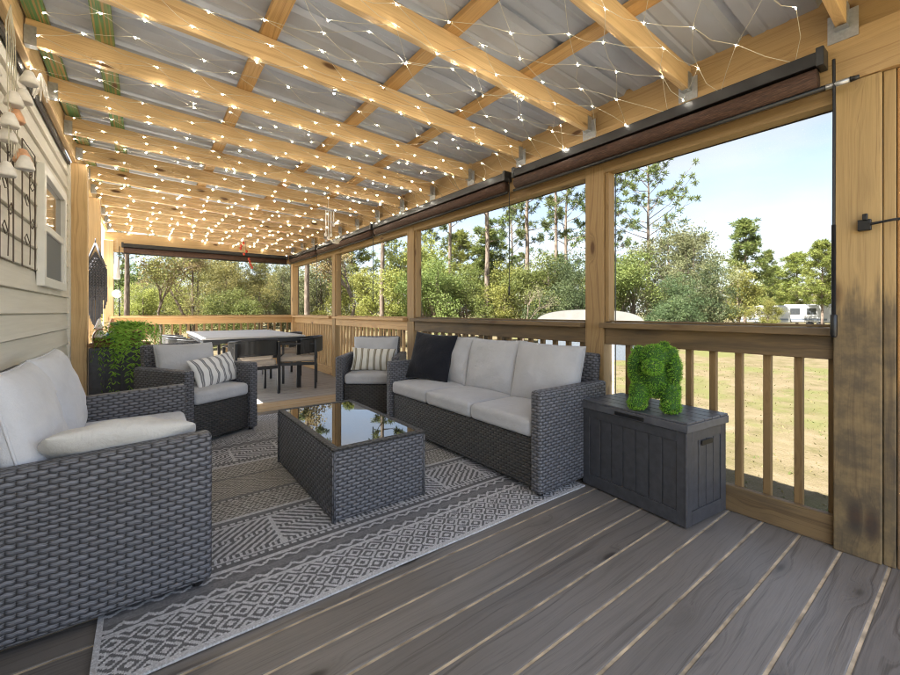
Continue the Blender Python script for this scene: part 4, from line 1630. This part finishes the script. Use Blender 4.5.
def at(px, depth):
    u = (px - 450) / 405.5
    p = FW * depth + RT * (u * depth)
    return p.x, p.y
def top(ypx, depth):
    return CAMZ + (312 - ypx) * depth / 405.5
rgT = random.Random(31)
def tree(kind, px, depth, ytop, label, sx=1.0, group=None, name=None):
    h0, (tm, cm) = V_[kind]
    X, Y = at(px, depth)
    zb = gy(X, Y) - .05
    s_ = (top(ytop, depth) - zb) / h0
    nm = name or ('pine_tree' if kind.startswith('pine') else 'leafy_shrub' if kind.startswith('bush') else 'deciduous_tree')
    t = thing(nm, label, 'shrub' if nm == 'leafy_shrub' else 'tree', (X, Y, zb), rgT.uniform(0, 6.28), group)
    t.scale = (s_ * sx, s_ * sx, s_)
    link('trunk', tm, t)
    link('crown', cm, t)
    return t
# seen through the near bay
tree('pine_open', 648, 27, 152, 'tall open-branched pine standing left in the near screen bay', 1.0)
tree('pine_tall2', 613, 30, 150, 'thin tall pine beside the near side of the sofa post')
tree('bush_green', 632, 22, 262, 'fresh green shrub behind the arched shed roof, near bay', 1.1)
tree('bush_olive', 668, 24, 236, 'grey-olive bushy tree under the tall open-branched pine', 1.0)
tree('bush_olive', 694, 22, 244, 'grey-olive bushy tree, second one right of the tall pine', .8)
tree('bush_dark', 712, 21, 272, 'dark green shrub at the right end of the olive thicket', .8)
tree('bush_dark', 680, 20, 283, 'dark green shrub in front of the olive thicket', .95)
tree('pine_young', 745, 40, 222, 'slender young pine standing alone against the sky', 1.15)
tree('pine_young', 768, 44, 252, 'small thin pine right of the lone young pine', .7)
tree('bush_yellow', 738, 36, 275, 'yellow-green shrub at the foot of the lone young pine', 1.0)
tree('bush_yellow', 768, 34, 303, 'low yellow-green shrub before the white trailers', 1.0)
tree('pine_lime', 822, 44, 243, 'lime green pine by the near post edge, in front of the trailers', 1.0)
tree('pine_lime', 797, 56, 255, 'broad darker pine behind the white trailers', 1.3)
tree('pine_lime', 775, 60, 268, 'rounded lime pine left of the broad pine behind the trailers', 1.2)
tree('pine_lime', 840, 54, 250, 'lime green pine half hidden by the near post', 1.2)
# middle bay over the sofa
tree('pine_tall', 487, 22, 60, 'thick-trunked tall pine in the middle of the sofa bay')
tree('pine_tall2', 450, 27, 95, 'thin tall pine, leftmost trunk of the sofa bay')
tree('pine_tall', 527, 27, 75, 'tall pine trunk between the thick pine and the sofa post')
tree('pine_tall2', 556, 26, 85, 'tall thin pine trunk nearest the sofa post')
tree('pine_tall2', 596, 36, 110, 'tall pine half hidden behind the sofa post')
tree('pine_young', 488, 31, 232, 'yellow-green pine behind the thick pine trunk', 1.3)
tree('bush_green', 436, 19, 268, 'fresh green shrub at the left of the sofa bay', 1.0)
tree('bush_green', 465, 21, 276, 'fresh green shrub left of the thick pine trunk', 1.1)
tree('bush_yellow', 505, 22, 272, 'yellow-green shrub right of the thick pine trunk', 1.0)
tree('bush_green', 548, 20, 264, 'fresh green shrub behind the shed, left of the sofa post', 1.1)
tree('bush_dark', 574, 19, 264, 'dark green shrub against the left side of the sofa post', .9)
tree('bare_grey', 522, 17, 280, 'low bare brushy sapling in front of the sofa bay shrubs', 1.1)
tree('bush_yellow', 425, 26, 250, 'tall yellow-green shrub by the armchair post', .9)
for px, dp, yt, q in ((432, 38, 215, 'behind the armchair post side'), (512, 40, 190, 'right of the thick trunk'), (566, 36, 150, 'touching the sofa post')):
    tree('pine_a', px, dp, yt, 'leafy pine deeper in the sofa bay, ' + q, 1.0, 'deeper pines of the sofa bay')
# bays further along
tree('bare_tan', 352, 22, 205, 'bare-branched tree with tan leaves beyond the corner armchair', 1.1)
tree('pine_tall', 382, 20, 60, 'pale-trunked tall pine beside the hanging shade cord', .9)
tree('bush_yellow', 400, 21, 255, 'yellow-green shrub between the pale pine and the armchair post', 1.0)
tree('bush_yellow', 342, 24, 285, 'low yellow-green shrub under the tan-leaved tree', 1.0)
tree('pine_tall', 307, 20, 70, 'tall pine trunk seen between the far corner post and the next post')
tree('bush_olive', 320, 25, 262, 'olive thicket tree behind the far right railing', 1.0)
# beyond the far end
tree('tree_airy', 195, 21, 238, 'airy yellow-green tree over the dining table', .95)
tree('tree_airy', 225, 19, 246, 'dense yellow-green tree in the middle of the far end', .85)
tree('tree_airy', 258, 20, 262, 'yellow-green tree right of the middle, far end', .8)
tree('bush_green', 232, 15, 296, 'green shrub low in the middle of the far end', .95)
tree('bush_olive', 283, 22, 268, 'olive tree next to the far corner post', .9)
tree('bare_tan', 160, 20, 225, 'thin bare tree standing left in the far end', .85)
tree('pine_tall', 127, 18, 70, 'tall grey pine trunk at the left of the far end', .9)
tree('bush_yellow', 143, 20, 292, 'low yellow shrub at the left of the far end', 1.0)
tree('bush_yellow', 178, 24, 288, 'low yellow shrub under the thin bare tree', 1.1)
# the wood further behind: many more, too alike to tell apart
for i in range(46):
    px = 95 + i * 11.5 + rgT.uniform(-5, 5)
    if px > 630 and px < 735:
        continue
    dp = rgT.uniform(34, 58)
    k = rgT.choice(['bush_olive', 'tree_airy', 'pine_b', 'bush_green', 'pine_b', 'bush_yellow', 'pine_lime', 'pine_a'])
    yt = rgT.uniform(232, 278) if k.startswith('pine') else rgT.uniform(266, 296)
    nm = 'pine_tree' if k.startswith('pine') else 'leafy_shrub' if k.startswith('bush') else 'deciduous_tree'
    lab = {'pine_tree': 'pine in the hazy wood behind the nearer trees', 'leafy_shrub': 'shrub in the hazy wood behind the nearer trees', 'deciduous_tree': 'leafy tree in the hazy wood behind the nearer trees'}[nm]
    tree(k, px, dp, yt, lab, 1.2, 'the wood behind: ' + nm.replace('_', ' '))
for i in range(8):
    px = 735 + i * 17
    tree(rgT.choice(['bush_green', 'bush_yellow', 'pine_lime']), px, rgT.uniform(66, 80), rgT.uniform(284, 296), 'tree in the distant line behind the white trailers', 1.5, 'distant trees behind the trailers', 'distant_tree')

# ------------------------------------------------------------------ shed and trailers
X, Y = at(588, 15.5)
sz_ = thing('garden_shed', 'low grey shed with a pale arched metal roof in the yard', 'shed', (X, Y, GZ), math.atan2(Y, X) - PI / 2)
W, D = 1.95, 4.2
H0 = top(323, 15.5) - GZ
Hd = top(308.5, 15.5) - GZ - H0
mb = MB()
mb.box(-W + .08, W - .08, 0, D, 0, H0, mode='wall')
obj('shed_wall', mb, M['greywall'], sz_)
mb = MB()
n = 20
arc = []
for i in range(n + 1):
    a = PI * i / n
    c_ = math.cos(a)
    arc.append((W * (abs(c_) ** .85) * (1 if c_ >= 0 else -1), H0 - .03 + Hd * math.sin(a) ** .75))
for (xa, za), (xb, zb) in zip(arc, arc[1:]):
    mb.face([(xa, -.12, za), (xa, D + .1, za), (xb, D + .1, zb), (xb, -.12, zb)])
mb.face([(x, -.11, z) for x, z in arc])
mb.face([(x, D + .09, z) for x, z in reversed(arc)])
obj('roof', mb, M['tin'], sz_)
mb = MB()
mb.box(-.45, .45, -.02, -.002, 0, H0 * .92, mode='wall')
obj('door', mb, M['greywall'], sz_, bevel=.01)

def trailer(label, px, depth, W, H, rz, wins):
    X, Y = at(px, depth)
    t = thing('travel_trailer', label, 'trailer', (X, Y, GZ), math.atan2(Y, X) - PI / 2 + rz, 'white travel trailers')
    mb = MB()
    mb.rbox(W, 2.3, H, .18, (0, 1.15, .55 + H / 2), n=3)
    obj('body', mb, M['trailer'], t, smooth=True)
    mb = MB()
    mb.box(-W * .46, W * .46, -.012, -.002, .85, 1.05, mode='wall')
    obj('stripe_band', mb, M['greywall'], t)
    for (x0, x1) in wins:
        mb = MB()
        mb.box(x0, x1, -.02, -.003, .55 + H * .45, .55 + H * .78, mode='wall')
        obj('window', mb, M['glass_dark'], t, bevel=.005)
    mb = MB()
    mb.box(W * .18, W * .18 + .65, -.02, -.003, .62, .55 + H * .86, mode='wall')
    obj('door', mb, M['trailer'], t, bevel=.01)
    for x in (-.45, .45):
        mb = MB()
        mb.tube([(x, .0, .36), (x, .25, .36)], .36, 16)
        obj('wheel', mb, M['rubber'], t)
    return t
trailer('white travel trailer, the left one behind the yellow shrub', 762, 47, 5.2, 2.0, .15, [(-1.9, -1.1), (-.5, .5)])
trailer('white travel trailer, the right one beside the near post', 815, 46, 5.6, 2.15, -.1, [(-2.2, -1.3), (-.7, .1), (1.9, 2.4)])

# ------------------------------------------------------------------ lawn tufts close to the porch
rg = random.Random(77)
tf = MB()
for _ in range(6000):
    x = 4.3 + 13 * rg.random() ** 1.4
    y_ = rg.uniform(-4, 12)
    k = rg.random()
    tf.col = (.16 + .10 * k, .135 + .07 * k, .06 + .04 * k) if rg.random() > .3 else (.12, .14, .045)
    h = rg.uniform(.012, .04)
    z_ = gy(x, y_)
    a = rg.uniform(0, 6.28)
    dx, dy = math.cos(a) * .012, math.sin(a) * .012
    l = Vector((rg.gauss(0, .03), rg.gauss(0, .03), h))
    tf.face([(x - dx, y_ - dy, z_), (x + dx, y_ + dy, z_), (x + l.x, y_ + l.y, z_ + l.z)])
tag(obj('lawn_grass', tf, M['leaf']), 'short dry grass blades on the lawn beside the porch', 'grass', kind='stuff')
